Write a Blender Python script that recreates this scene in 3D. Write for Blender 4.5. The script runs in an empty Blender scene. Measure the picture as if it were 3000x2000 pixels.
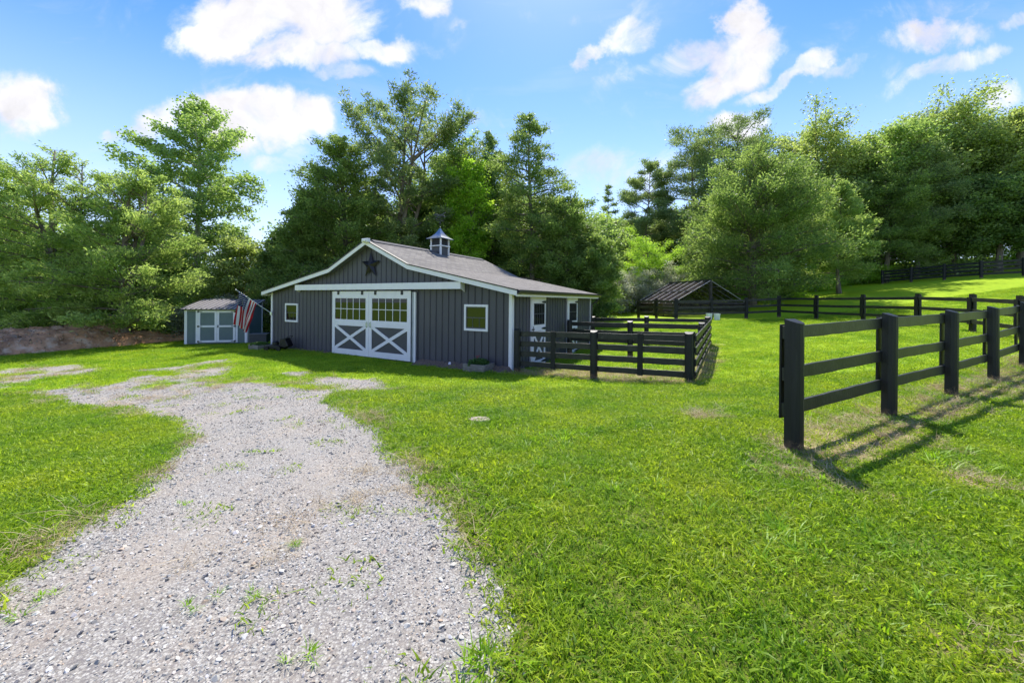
import bpy, bmesh, math, random
import numpy as np
from math import radians as RAD, sin, cos, pi
from mathutils import Matrix, Vector
random.seed(7); RNG = np.random.default_rng(7)
S = bpy.context.scene; COL = S.collection
# ------------------------------------------------------------------ camera, sky, sun, exposure
CZ = 1.65; F = 1145.2
cd = bpy.data.cameras.new('camera'); cam = bpy.data.objects.new('camera', cd); COL.objects.link(cam); S.camera = cam
cd.sensor_width = 36; cd.lens = 36*F/3000; cd.shift_y = -115.7/3000; cd.clip_start = .05; cd.clip_end = 3000
cam.matrix_world = Matrix.Translation((0, 0, CZ)) @ Matrix.Rotation(RAD(90-.198), 4, 'X') @ Matrix.Rotation(RAD(.52), 4, 'Z')
SUN_EL, SUN_AZ = RAD(55), RAD(6)
sd = bpy.data.lights.new('sun', 'SUN'); sd.energy = 3.95; sd.angle = RAD(.55); sd.color = (1, .95, .86)
sun = bpy.data.objects.new('sun', sd); COL.objects.link(sun)
to_sun = Vector((sin(SUN_AZ)*cos(SUN_EL), cos(SUN_AZ)*cos(SUN_EL), sin(SUN_EL)))
sun.rotation_euler = to_sun.to_track_quat('Z', 'Y').to_euler()
S.view_settings.view_transform = 'Standard'; S.view_settings.look = 'None'; S.view_settings.gamma = 1
S.view_settings.exposure = .95
try:
    S.cycles.max_bounces = 6; S.cycles.diffuse_bounces = 3; S.cycles.transmission_bounces = 4; S.cycles.transparent_max_bounces = 8
except Exception: pass

def nodes_of(t):
    t.nodes.clear(); N, L = t.nodes, t.links
    def n(kind, **kw):
        x = N.new(kind)
        for k, v in kw.items():
            if k == 'i':
                for a, b in v.items(): x.inputs[a].default_value = b
            else: setattr(x, k, v)
        return x
    return n, L
W = bpy.data.worlds.new('World'); S.world = W; W.use_nodes = True
n, L = nodes_of(W.node_tree)
sky = n('ShaderNodeTexSky', sky_type='NISHITA', sun_disc=False, sun_elevation=SUN_EL, sun_rotation=SUN_AZ, altitude=300, air_density=1.0, dust_density=.35, ozone_density=2.0)
def build_world():
    tc = n('ShaderNodeTexCoord'); sp = n('ShaderNodeSeparateXYZ'); L.new(tc.outputs['Generated'], sp.inputs[0])
    ay = n('ShaderNodeMath', operation='MAXIMUM', i={1: .05}); L.new(sp.outputs[1], ay.inputs[0])
    u = n('ShaderNodeMath', operation='DIVIDE'); L.new(sp.outputs[0], u.inputs[0]); L.new(ay.outputs[0], u.inputs[1])
    v = n('ShaderNodeMath', operation='DIVIDE'); L.new(sp.outputs[2], v.inputs[0]); L.new(ay.outputs[0], v.inputs[1])
    uv = n('ShaderNodeCombineXYZ'); L.new(u.outputs[0], uv.inputs[0]); L.new(v.outputs[0], uv.inputs[1])
    def noise(scale, det, rough, src, dist=0):
        m = n('ShaderNodeTexNoise', i={'Scale': scale, 'Detail': det, 'Roughness': rough, 'Distortion': dist}); L.new(src, m.inputs['Vector']); return m
    n1 = noise(3.2, 7, .58, uv.outputs[0]); n2 = noise(13, 6, .6, uv.outputs[0])
    def offs(nn, amp, src):
        a = n('ShaderNodeVectorMath', operation='SUBTRACT', i={1: (.5, .5, .5)}); L.new(nn.outputs['Color'], a.inputs[0])
        b = n('ShaderNodeVectorMath', operation='MULTIPLY', i={1: (amp, amp*.7, 0)}); L.new(a.outputs[0], b.inputs[0])
        c = n('ShaderNodeVectorMath', operation='ADD'); L.new(src, c.inputs[0]); L.new(b.outputs[0], c.inputs[1]); return c.outputs[0]
    duv = offs(n2, .10, offs(n1, .24, uv.outputs[0]))
    B = [(560,40,130,62,0,.95),(700,30,150,70,0,1),(700,115,120,42,0,.9),(860,105,100,28,-8,.72),(500,85,90,45,0,1),(780,165,70,26,0,.6),
         (985,15,50,40,0,.8),(1000,70,30,50,0,.35),
         (620,280,120,60,0,1.0),(700,275,70,56,0,.9),(540,300,90,60,0,1),(400,285,95,38,14,.75),(270,300,34,20,0,.7),(655,372,55,26,20,.45),
         (35,240,80,64,0,1.0),(1335,130,60,20,28,.7),(1440,85,80,34,22,.62),(1480,60,50,60,0,.3),
         (1600,130,170,38,12,.72),(1700,130,90,70,25,.85),(1650,195,90,42,20,.85),(1700,45,46,34,30,.9),(1800,195,90,22,25,.7),(1860,150,60,22,35,.6),(1930,165,70,20,10,.4),
         (2120,100,120,30,8,.7),(2170,160,150,24,20,.62),(2030,165,60,24,0,.4),(2330,30,70,20,25,.6),(1700,285,80,30,0,.9),(2300,225,70,34,0,.85),
         (1400,410,170,60,0,.42),(1110,268,45,26,20,.35),(820,40,60,18,0,.3),(1380,30,200,18,8,.18),(2050,60,200,40,10,.25),(1500,215,50,18,15,.3)]
    acc = None
    for (x, y, rx, ry, an, st) in B:
        k = 2352/3000
        cu = (x/k-1500)/F; cv = (884-y/k)/F + .009*cu
        mp = n('ShaderNodeMapping', vector_type='TEXTURE', i={'Location': (cu, cv, 0), 'Rotation': (0, 0, RAD(an)), 'Scale': (rx/k/F*1.32, ry/k/F*1.36, 1)})
        L.new(duv, mp.inputs[0])
        ln = n('ShaderNodeVectorMath', operation='LENGTH'); L.new(mp.outputs[0], ln.inputs[0])
        q = n('ShaderNodeMapRange', interpolation_type='SMOOTHSTEP', i={'From Min': 1.25, 'From Max': .35, 'To Min': 0, 'To Max': st}); L.new(ln.outputs['Value'], q.inputs['Value'])
        if acc is None: acc = q.outputs[0]
        else:
            m = n('ShaderNodeMath', operation='MAXIMUM'); L.new(acc, m.inputs[0]); L.new(q.outputs[0], m.inputs[1]); acc = m.outputs[0]
    # thin veil everywhere + broken edges
    n3 = noise(6, 8, .62, uv.outputs[0], .6)
    m1 = n('ShaderNodeMath', operation='MULTIPLY_ADD', i={1: 1.7, 2: -.86}); L.new(n3.outputs['Fac'], m1.inputs[0])
    m2 = n('ShaderNodeMath', operation='ADD'); L.new(acc, m2.inputs[0]); L.new(m1.outputs[0], m2.inputs[1])
    den = n('ShaderNodeMapRange', interpolation_type='SMOOTHERSTEP', i={'From Min': .06, 'From Max': 1.0}); L.new(m2.outputs[0], den.inputs['Value'])
    # cirrus streaks and behind-camera clouds
    st = n('ShaderNodeMapping', i={'Scale': (1.1, 4.5, 1), 'Rotation': (0, 0, .25)}); L.new(uv.outputs[0], st.inputs[0])
    n4 = noise(1.6, 7, .6, st.outputs[0], .5)
    veil = n('ShaderNodeMapRange', i={'From Min': .54, 'From Max': .88, 'To Max': .28}); L.new(n4.outputs['Fac'], veil.inputs['Value'])
    n5 = noise(2.2, 7, .6, tc.outputs['Generated']); bk = n('ShaderNodeMapRange', i={'From Min': .52, 'From Max': .66, 'To Max': .9}); L.new(n5.outputs['Fac'], bk.inputs['Value'])
    bm = n('ShaderNodeMapRange', i={'From Min': .1, 'From Max': -.2}); L.new(sp.outputs[1], bm.inputs['Value'])
    bb = n('ShaderNodeMath', operation='MULTIPLY'); L.new(bk.outputs[0], bb.inputs[0]); L.new(bm.outputs[0], bb.inputs[1])
    fr = n('ShaderNodeMapRange', i={'From Min': 0, 'From Max': .15}); L.new(sp.outputs[1], fr.inputs['Value'])
    vv = n('ShaderNodeMath', operation='MAXIMUM'); L.new(den.outputs[0], vv.inputs[0]); L.new(veil.outputs[0], vv.inputs[1])
    vf = n('ShaderNodeMath', operation='MULTIPLY'); L.new(vv.outputs[0], vf.inputs[0]); L.new(fr.outputs[0], vf.inputs[1])
    tot = n('ShaderNodeMath', operation='MAXIMUM'); L.new(vf.outputs[0], tot.inputs[0]); L.new(bb.outputs[0], tot.inputs[1])
    # cloud colour: slight grey in thick parts (fine noise)
    n6 = noise(5, 5, .55, duv); cc = n('ShaderNodeMapRange', i={'From Min': .35, 'From Max': .65, 'To Min': CL*.74, 'To Max': CL*1.05}); L.new(n6.outputs['Fac'], cc.inputs['Value'])
    ccol = n('ShaderNodeVectorMath', operation='MULTIPLY', i={1: (1.0, .99, 1.035)}); L.new(cc.outputs[0], ccol.inputs[0])
    hs = n('ShaderNodeHueSaturation', i={'Saturation': SKY_SAT, 'Value': SKY_VAL, 'Hue': SKY_HUE}); L.new(sky.outputs[0], hs.inputs['Color'])
    # pale band near the horizon
    hz = n('ShaderNodeMapRange', interpolation_type='SMOOTHSTEP', i={'From Min': .60, 'From Max': -.05, 'To Max': .84}); L.new(sp.outputs[2], hz.inputs['Value'])
    hm = n('ShaderNodeMix', data_type='RGBA'); L.new(hz.outputs[0], hm.inputs[0]); L.new(hs.outputs[0], hm.inputs[6]); hm.inputs[7].default_value = HORIZ
    mx = n('ShaderNodeMix', data_type='RGBA'); L.new(tot.outputs[0], mx.inputs[0]); L.new(hm.outputs[2], mx.inputs[6]); L.new(ccol.outputs[0], mx.inputs[7])
    bg = n('ShaderNodeBackground', i={'Strength': .15}); L.new(mx.outputs[2], bg.inputs[0])
    out = n('ShaderNodeOutputWorld'); L.new(bg.outputs[0], out.inputs[0])
CL = 3.95; SKY_SAT = 1.40; SKY_VAL = .90; SKY_HUE = .512; HORIZ = (3.3, 3.9, 5.3, 1)
build_world()
try: W.cycles.sampling_method = 'MANUAL'; W.cycles.sample_map_resolution = 512
except Exception: pass

# ------------------------------------------------------------------ helpers
def tag(o, label=None, cat=None, group=None, kind=None):
    if label: o['label'] = label
    if cat: o['category'] = cat
    if group: o['group'] = group
    if kind: o['kind'] = kind
    return o
def empty(name, loc=(0, 0, 0), rz=0):
    o = bpy.data.objects.new(name, None); COL.objects.link(o); o.location = loc; o.rotation_euler = (0, 0, rz); o.empty_display_size = .2; return o
class MB:
    def __init__(s): s.v = []; s.f = []; s.m = []
    def add(s, v, f, mi=0):
        b = len(s.v); s.v += [tuple(p) for p in v]; s.f += [tuple(b+i for i in q) for q in f]; s.m += [mi]*len(f); return s
    def box(s, x0, x1, y0, y1, z0, z1, mi=0, M=None):
        v = [(x0,y0,z0),(x1,y0,z0),(x1,y1,z0),(x0,y1,z0),(x0,y0,z1),(x1,y0,z1),(x1,y1,z1),(x0,y1,z1)]
        if M: v = [M @ Vector(p) for p in v]
        return s.add(v, [(0,3,2,1),(4,5,6,7),(0,1,5,4),(1,2,6,5),(2,3,7,6),(3,0,4,7)], mi)
    def bar(s, a, b, w, h, mi=0, up=(0, 0, 1), sub=1, wob=0, taper=1):
        a, b = Vector(a), Vector(b); d = (b-a).normalized(); up = Vector(up); sx = d.cross(up).normalized(); uz = sx.cross(d).normalized()
        V = []
        for i in range(sub+1):
            t = i/sub; c = a.lerp(b, t); k = 1+(taper-1)*t
            o1 = random.uniform(-wob, wob); o2 = random.uniform(-wob, wob)
            for (p, q, o) in ((-1,-1,o1),(1,-1,o1),(1,1,o2),(-1,1,o2)): V.append(c+sx*(p*w/2*k)+uz*(q*h/2*k+o))
        Fc = [(3,2,1,0), tuple(4*sub+i for i in range(4))]
        for i in range(sub):
            for j in range(4): Fc.append((4*i+j, 4*i+(j+1) % 4, 4*i+4+(j+1) % 4, 4*i+4+j))
        return s.add(V, Fc, mi)
    def tube(s, pts, rad, k=8, mi=0, cap=True):
        pts = [Vector(p) for p in pts]; V = []; n_ = len(pts)
        if not hasattr(rad, '__len__'): rad = [rad]*n_
        for i, p in enumerate(pts):
            d = (pts[min(i+1, n_-1)]-pts[max(i-1, 0)]).normalized(); a = d.orthogonal() if abs(d.z) > .9 else d.cross(Vector((0, 0, 1)))
            if abs(d.z) > .9: a = d.cross(Vector((0, 1, 0)))
            a.normalize(); b = d.cross(a)
            for j in range(k):
                t = 2*pi*j/k; V.append(p+(a*cos(t)+b*sin(t))*rad[i])
        Fc = [(i*k+j, i*k+(j+1) % k, (i+1)*k+(j+1) % k, (i+1)*k+j) for i in range(n_-1) for j in range(k)]
        if cap: Fc += [tuple(reversed(range(k))), tuple((n_-1)*k+j for j in range(k))]
        return s.add(V, Fc, mi)
    def prism(s, poly, y0, y1, mi=0, M=None):   # poly in (x, z), extruded along y
        k = len(poly); v = [(x, y0, z) for x, z in poly]+[(x, y1, z) for x, z in poly]
        if M: v = [M @ Vector(p) for p in v]
        return s.add(v, [tuple(range(k)), tuple(reversed(range(k, 2*k)))]+[(i, i+k, (i+1) % k+k, (i+1) % k) for i in range(k)], mi)
    def build(s, name, mats, parent=None, loc=(0, 0, 0), rot=(0, 0, 0), smooth=False, bevel=0):
        me = bpy.data.meshes.new(name); me.from_pydata(s.v, [], s.f); 
        mats = mats if isinstance(mats, (list, tuple)) else [mats]
        for m in mats: me.materials.append(m)
        if len(mats) > 1: me.polygons.foreach_set('material_index', s.m)
        bm = bmesh.new(); bm.from_mesh(me); bmesh.ops.recalc_face_normals(bm, faces=bm.faces[:]); bm.to_mesh(me); bm.free()
        if smooth: me.polygons.foreach_set('use_smooth', [True]*len(me.polygons))
        o = bpy.data.objects.new(name, me); COL.objects.link(o); o.location = loc; o.rotation_euler = rot
        if parent: o.parent = parent
        if bevel:
            b = o.modifiers.new('bevel', 'BEVEL'); b.width = bevel; b.segments = 2; b.limit_method = 'ANGLE'; b.angle_limit = RAD(40)
        return o
def np_mesh(name, V, Q, mat, parent=None, tint=None, smooth=False):
    me = bpy.data.meshes.new(name); nv, nf, k = len(V), len(Q), Q.shape[1]
    me.vertices.add(nv); me.vertices.foreach_set('co', V.astype(np.float32).ravel())
    me.loops.add(nf*k); me.loops.foreach_set('vertex_index', Q.astype(np.int32).ravel())
    me.polygons.add(nf); me.polygons.foreach_set('loop_start', np.arange(0, nf*k, k, dtype=np.int32))
    if smooth: me.polygons.foreach_set('use_smooth', np.ones(nf, bool))
    me.update(calc_edges=True)
    if tint is not None:
        a = me.attributes.new('tint', 'FLOAT', 'FACE'); a.data.foreach_set('value', tint.astype(np.float32))
    me.materials.append(mat)
    o = bpy.data.objects.new(name, me); COL.objects.link(o)
    if parent: o.parent = parent
    return o
# value-noise in numpy
_perm = np.random.default_rng(3).random((256, 256))
def vnoise(x, y, s):
    x = np.asarray(x)*s+1000.3; y = np.asarray(y)*s+2000.7; xi = np.floor(x).astype(int); yi = np.floor(y).astype(int); fx = x-xi; fy = y-yi
    fx = fx*fx*(3-2*fx); fy = fy*fy*(3-2*fy); g = lambda a, b: _perm[a % 256, b % 256]
    return (g(xi, yi)*(1-fx)+g(xi+1, yi)*fx)*(1-fy)+(g(xi, yi+1)*(1-fx)+g(xi+1, yi+1)*fx)*fy
def fbm(x, y, s, o=4):
    t = 0; a = 1; w = 0
    for i in range(o): t = t+a*vnoise(x, y, s*2**i); w += a; a *= .55
    return t/w
# materials -----------------------------------------------------------
MATS = {}
def mat(name, col, rough=.6, var=.12, scale=6, bump=.0, bscale=40, metal=0, spec=.4, col2=None, stretch=(1, 1, 1), c2=None, c2t=(.55, .7), c2scale=2.5):
    if name in MATS: return MATS[name]
    m = bpy.data.materials.new(name); m.use_nodes = True; n, L = nodes_of(m.node_tree); MATS[name] = m
    tc = n('ShaderNodeTexCoord'); mp = n('ShaderNodeMapping', i={'Scale': stretch}); L.new(tc.outputs['Object'], mp.inputs[0])
    nz = n('ShaderNodeTexNoise', i={'Scale': scale, 'Detail': 5, 'Roughness': .6}); L.new(mp.outputs[0], nz.inputs['Vector'])
    c = Vector(col); lo = c*(1-var*1.6); hi = Vector(col2) if col2 else c*(1+var*1.6)
    mx = n('ShaderNodeMix', data_type='RGBA'); mx.inputs[6].default_value = (*lo, 1); mx.inputs[7].default_value = (*hi, 1)
    mr = n('ShaderNodeMapRange', i={'From Min': .3, 'From Max': .7}); L.new(nz.outputs['Fac'], mr.inputs['Value']); L.new(mr.outputs[0], mx.inputs[0])
    src = mx.outputs[2]
    if c2:
        n2 = n('ShaderNodeTexNoise', i={'Scale': c2scale, 'Detail': 6, 'Roughness': .65}); L.new(mp.outputs[0], n2.inputs['Vector'])
        r2 = n('ShaderNodeMapRange', i={'From Min': c2t[0], 'From Max': c2t[1]}); L.new(n2.outputs['Fac'], r2.inputs['Value'])
        m2 = n('ShaderNodeMix', data_type='RGBA'); L.new(r2.outputs[0], m2.inputs[0]); L.new(src, m2.inputs[6]); m2.inputs[7].default_value = (*c2, 1); src = m2.outputs[2]
    p = n('ShaderNodeBsdfPrincipled', i={'Roughness': rough, 'Metallic': metal, 'Specular IOR Level': spec}); L.new(src, p.inputs['Base Color'])
    if bump:
        nb = n('ShaderNodeTexNoise', i={'Scale': bscale, 'Detail': 4}); L.new(mp.outputs[0], nb.inputs['Vector'])
        b = n('ShaderNodeBump', i={'Strength': bump, 'Distance': .01}); L.new(nb.outputs['Fac'], b.inputs['Height']); L.new(b.outputs[0], p.inputs['Normal'])
    o = n('ShaderNodeOutputMaterial'); L.new(p.outputs[0], o.inputs[0]); return m
def leaf_mat(name, c1, c2, trans=.45, attr='tint', gloss=.25, tcol=1.6):
    m = bpy.data.materials.new(name); m.use_nodes = True; n, L = nodes_of(m.node_tree); MATS[name] = m
    a = n('ShaderNodeAttribute', attribute_name=attr)
    mx = n('ShaderNodeMix', data_type='RGBA'); mx.inputs[6].default_value = (*c1, 1); mx.inputs[7].default_value = (*c2, 1); L.new(a.outputs['Fac'], mx.inputs[0])
    p = n('ShaderNodeBsdfPrincipled', i={'Roughness': .5, 'Specular IOR Level': gloss}); L.new(mx.outputs[2], p.inputs['Base Color'])
    src = mx.outputs[2]
    if name == 'grass_blade':
        gp = n('ShaderNodeNewGeometry'); nz = n('ShaderNodeTexNoise', i={'Scale': .9, 'Detail': 5, 'Roughness': .65}); L.new(gp.outputs['Position'], nz.inputs['Vector'])
        rg = n('ShaderNodeMapRange', i={'From Min': .35, 'From Max': .68}); L.new(nz.outputs['Fac'], rg.inputs['Value'])
        m2 = n('ShaderNodeMix', data_type='RGBA', blend_type='MULTIPLY', i={0: 1.0}); m3 = n('ShaderNodeMix', data_type='RGBA'); m3.inputs[6].default_value = (.62, .80, .7, 1); m3.inputs[7].default_value = (1.25, 1.12, 1.0, 1)
        L.new(rg.outputs[0], m3.inputs[0]); L.new(src, m2.inputs[6]); L.new(m3.outputs[2], m2.inputs[7]); src = m2.outputs[2]; L.new(src, p.inputs['Base Color'])
    g = n('ShaderNodeVectorMath', operation='MULTIPLY', i={1: (tcol*1.1, tcol*1.12, tcol*.75)}); L.new(src, g.inputs[0])
    t = n('ShaderNodeBsdfTranslucent'); L.new(g.outputs[0], t.inputs[0])
    s = n('ShaderNodeMixShader', i={0: trans}); L.new(p.outputs[0], s.inputs[1]); L.new(t.outputs[0], s.inputs[2])
    o = n('ShaderNodeOutputMaterial'); L.new(s.outputs[0], o.inputs[0]); return m
# ------------------------------------------------------------------ terrain
# barn frame
YAW = RAD(29.535); BX, BY, FZ = 0.0, 12.03, CZ-2.189; BW, BL = 13.06, 7.62
fx = np.array([cos(YAW), -sin(YAW)]); fy = np.array([sin(YAW), cos(YAW)])     # barn local x (right), y (back)
def bw(x, y): return (BX+x*fx[0]+y*fy[0], BY+x*fx[1]+y*fy[1])
CP = [(0,0,0),(0,3,-.03),(0,5,-.13),(0,8,-.30),(0,10.5,-.47),(-3,0,-.02),(-3,5,-.16),(-6,5,-.28),(-5,9,-.42),(-10,10,-.62),(-15,14,-.85),(-20,15.5,-.92),(-17.5,20.4,-.88),(-15,21.8,-.88),(-12,17.5,-.68),(-8,15.2,-.6),
      (-4,13.2,-.6),(4.5,9.7,-.33),(2.2,10.8,-.47),(5.4,11.6,-.36),(3.7,18.7,-.40),(-8,25,-.5),(-21,26,-.85),(7,13.5,-.2),(8.2,16.3,-.12),(10,24.5,.5),(13,25.5,.57),(15,24.8,.64),(17,25,.76),(17.2,22,.74),
      (17.3,19.3,.74),(16.9,16.3,.74),(16.3,13.9,.67),(14.5,11.3,.5),(11.45,8.8,.27),(9.5,7.8,.18),(7.45,6.7,.13),(5.3,5.6,.09),(3.1,4.4,.03),(8,12,.02),(12,18,.3),(3,1.5,.04),(6,3,.14),(10,4,.25),
      (26,24,1.95),(37,31,3.76),(36.6,38.6,3.64),(40.4,30.9,4.0),(30.5,36,2.9),(26.7,36,2.45),(21.5,35,1.9),(14,33,.9),(8,33,.5),(0,32,0),(-12,32,-.5),(-30,30,-.9),(25,14,1.5),(35,18,3.0),
      (60,30,6),(55,55,7),(20,60,2.5),(0,60,.6),(-30,60,-.5),(-60,40,-1),(-60,0,-1.2),(-30,0,-.8),(-30,-30,-.4),(0,-12,.2),(30,-20,1.5),(60,0,4),(0,-40,.3)]
CPa = np.array(CP, float)
def _tps(r2): return np.where(r2 > 1e-9, r2*np.log(np.maximum(r2, 1e-9)), 0)
_n = len(CPa); _K = _tps(((CPa[:, None, :2]-CPa[None, :, :2])**2).sum(-1))+np.eye(_n)*2.0
_P = np.c_[np.ones(_n), CPa[:, :2]]; _A = np.block([[_K, _P], [_P.T, np.zeros((3, 3))]])
_w = np.linalg.solve(_A, np.r_[CPa[:, 2], 0, 0, 0])
def hz(x, y):
    x = np.asarray(x, float); y = np.asarray(y, float); sh = x.shape; xx = np.clip(x.ravel(), -70, 70); yy = np.clip(y.ravel(), -45, 75)
    out = np.empty(xx.size)
    for i in range(0, xx.size, 40000):
        a, b = xx[i:i+40000], yy[i:i+40000]
        r2 = (a[:, None]-CPa[:, 0])**2+(b[:, None]-CPa[:, 1])**2
        out[i:i+40000] = _tps(r2) @ _w[:_n]+_w[_n]+_w[_n+1]*a+_w[_n+2]*b
    out = out+(fbm(xx, yy, .9, 3)-.5)*.05*np.clip(np.hypot(xx, yy)/4, .2, 1)
    return out.reshape(sh)
def H(x, y): return float(hz(np.array([x]), np.array([y]))[0])
_r = RAD(.52); _pt = RAD(.198)
def ray(px, py):   # source-pixel -> direction with forward component 1
    a, b = px-1500, py-884.3; x = a*cos(_r)+b*sin(_r); y = -a*sin(_r)+b*cos(_r)
    X, Y2, Z2 = x/F, 1.0, -y/F
    Y = Y2*cos(_pt)+Z2*sin(_pt); Z = -Y2*sin(_pt)+Z2*cos(_pt); return X/Y, Z/Y
def at(px, py, Y):
    u, v = ray(px, py); return Vector((u*Y, Y, CZ+v*Y))
def ground_at(px, py):
    u, v = ray(px, py); ys = np.linspace(1.2, 60, 1500); d = CZ+v*ys-hz(u*ys, ys); i = int(np.argmax(d < 0)) if (d < 0).any() else len(ys)-1
    return (u*ys[i], ys[i])
DRIVE = [(0,1810),(64,1708),(191,1587),(383,1447),(500,1360),(556,1298),(544,1257),(505,1226),(374,1203),(290,1190),(240,1165),(306,1128),(442,1097),(646,1112),(800,1130),(945,1143),(984,1165),(1014,1192),(1075,1241),(1120,1290),(1180,1340),(1212,1396),(1275,1485),(1290,1568),(1403,1657),(1441,1746),(1454,1874),(1400,1990)]
drive = [ground_at(*p) for p in DRIVE]; drive = [(-3.4,-1.0),(-4.2,-12)]*0+drive+[(-.25,.9),(-.6,-12),(-4.5,-12),(-3.0,.6)]
STRIPS = [([(-300,1150),(0,1080),(200,1070),(300,1074),(260,1096),(120,1112),(0,1140),(-300,1200)], -.08), ([(840,1092),(905,1086),(1000,1108),(1110,1118),(1200,1146),(1120,1152),(1000,1140),(900,1118)], -.02), ([(420,1084),(560,1060),(640,1050),(700,1075),(650,1098),(560,1105)], -.12), ([(60,1150),(250,1120),(330,1190),(200,1190)], -.12)]
strips = [([ground_at(*p) for p in q], o) for q, o in STRIPS]
def sdist(x, y, poly):
    P = np.array(poly); Q = np.roll(P, -1, 0); d = np.full(x.shape, 1e9); ins = np.zeros(x.shape, bool)
    for a, b in zip(P, Q):
        e = b-a; t = np.clip(((x-a[0])*e[0]+(y-a[1])*e[1])/(e@e+1e-12), 0, 1)
        d = np.minimum(d, np.hypot(x-a[0]-t*e[0], y-a[1]-t*e[1]))
        c = ((a[1] > y) != (b[1] > y)) & (x < (b[0]-a[0])*(y-a[1])/(b[1]-a[1]+1e-12)+a[0]); ins ^= c
    return np.where(ins, d, -d)
def segd(x, y, pts):
    d = np.full(np.shape(x), 1e9)
    for a, b in zip(pts[:-1], pts[1:]):
        a = np.array(a); b = np.array(b); e = b-a; t = np.clip(((x-a[0])*e[0]+(y-a[1])*e[1])/(e@e+1e-12), 0, 1); d = np.minimum(d, np.hypot(x-a[0]-t*e[0], y-a[1]-t*e[1]))
    return d
def gravel_sd(x, y):
    s = sdist(x, y, drive)
    s = s+np.where(y < 9.5, np.clip(s-.05, 0, .6)*1.2, 0)
    s = np.where(y > 9, np.minimum(s, .24), s)
    for q, o in strips: s = np.maximum(s, np.minimum(sdist(x, y, q), .3)+o)
    amp = .32+.95*np.clip((y-6)/5, 0, 1); s = s+np.where(y < 8, .03, 0)
    return s+np.where(s > -1.5, (fbm(x, y*.9, 1.5, 6)-.5)*amp*1.5, 0)
FG = [(3.15,4.42),(5.30,5.55),(7.42,6.66),(9.46,7.74),(11.45,8.80),(13.45,9.85)]
PEN = [bw(.22,.0), bw(5.0,.0), bw(5.15,BL+.1), bw(.1,BL+.1)]
def dry_sd(x, y):
    d = np.maximum(.36-segd(x, y, FG), .40-segd(x, y, [(a+.1, b-.35) for a, b in FG]))
    d = np.maximum(d, np.minimum(.35-segd(x, y, [bw(1.0, 1.1), bw(4.6, 1.2)])*.5, .3)+.05)
    d = np.maximum(d, .45-segd(x, y, [PEN[0], PEN[1], PEN[2]]))
    d = np.maximum(d, .1-segd(x, y, [ground_at(2650,1190), ground_at(2900,1120)])*.5)
    for (px, py, r) in ((2880,1925,.13),(2060,1220,.35),(2540,1440,.3),(2720,1300,.22),(2850,1400,.25),(2300,1380,.35),(2090,1060,.45),(1850,1090,.8),(1700,1100,.6)):
        g = ground_at(px, py); d = np.maximum(d, r-np.hypot(x-g[0], y-g[1]))
    # edges of the drive are worn
    g = -gravel_sd(x, y); d = np.maximum(d, .03-np.abs(g-.02)*.6)
    return d
def geo(a, b, s, g):
    o = [a]; 
    while o[-1] < b: o.append(o[-1]+s); s *= g
    return o
xs = sorted(set([-v for v in geo(7, 400, .12, 1.035)]+list(np.arange(-7, 7, .08))+geo(7, 400, .12, 1.035)))
ys = sorted(set([-v for v in geo(0, 300, .3, 1.1)]+list(np.arange(.3, 9, .06))+geo(9, 500, .09, 1.03)))
GX, GY = np.meshgrid(xs, ys); nx, ny = len(xs), len(ys)
GZ = hz(GX, GY); gs = gravel_sd(GX.ravel(), GY.ravel()); ds = dry_sd(GX.ravel(), GY.ravel())
GZ = GZ-np.clip(gs.reshape(GZ.shape), 0, .3)*.05
V = np.c_[GX.ravel(), GY.ravel(), GZ.ravel()]; ii = np.arange(nx*ny).reshape(ny, nx)
Q = np.stack([ii[:-1, :-1], ii[:-1, 1:], ii[1:, 1:], ii[1:, :-1]], -1).reshape(-1, 4)
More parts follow.
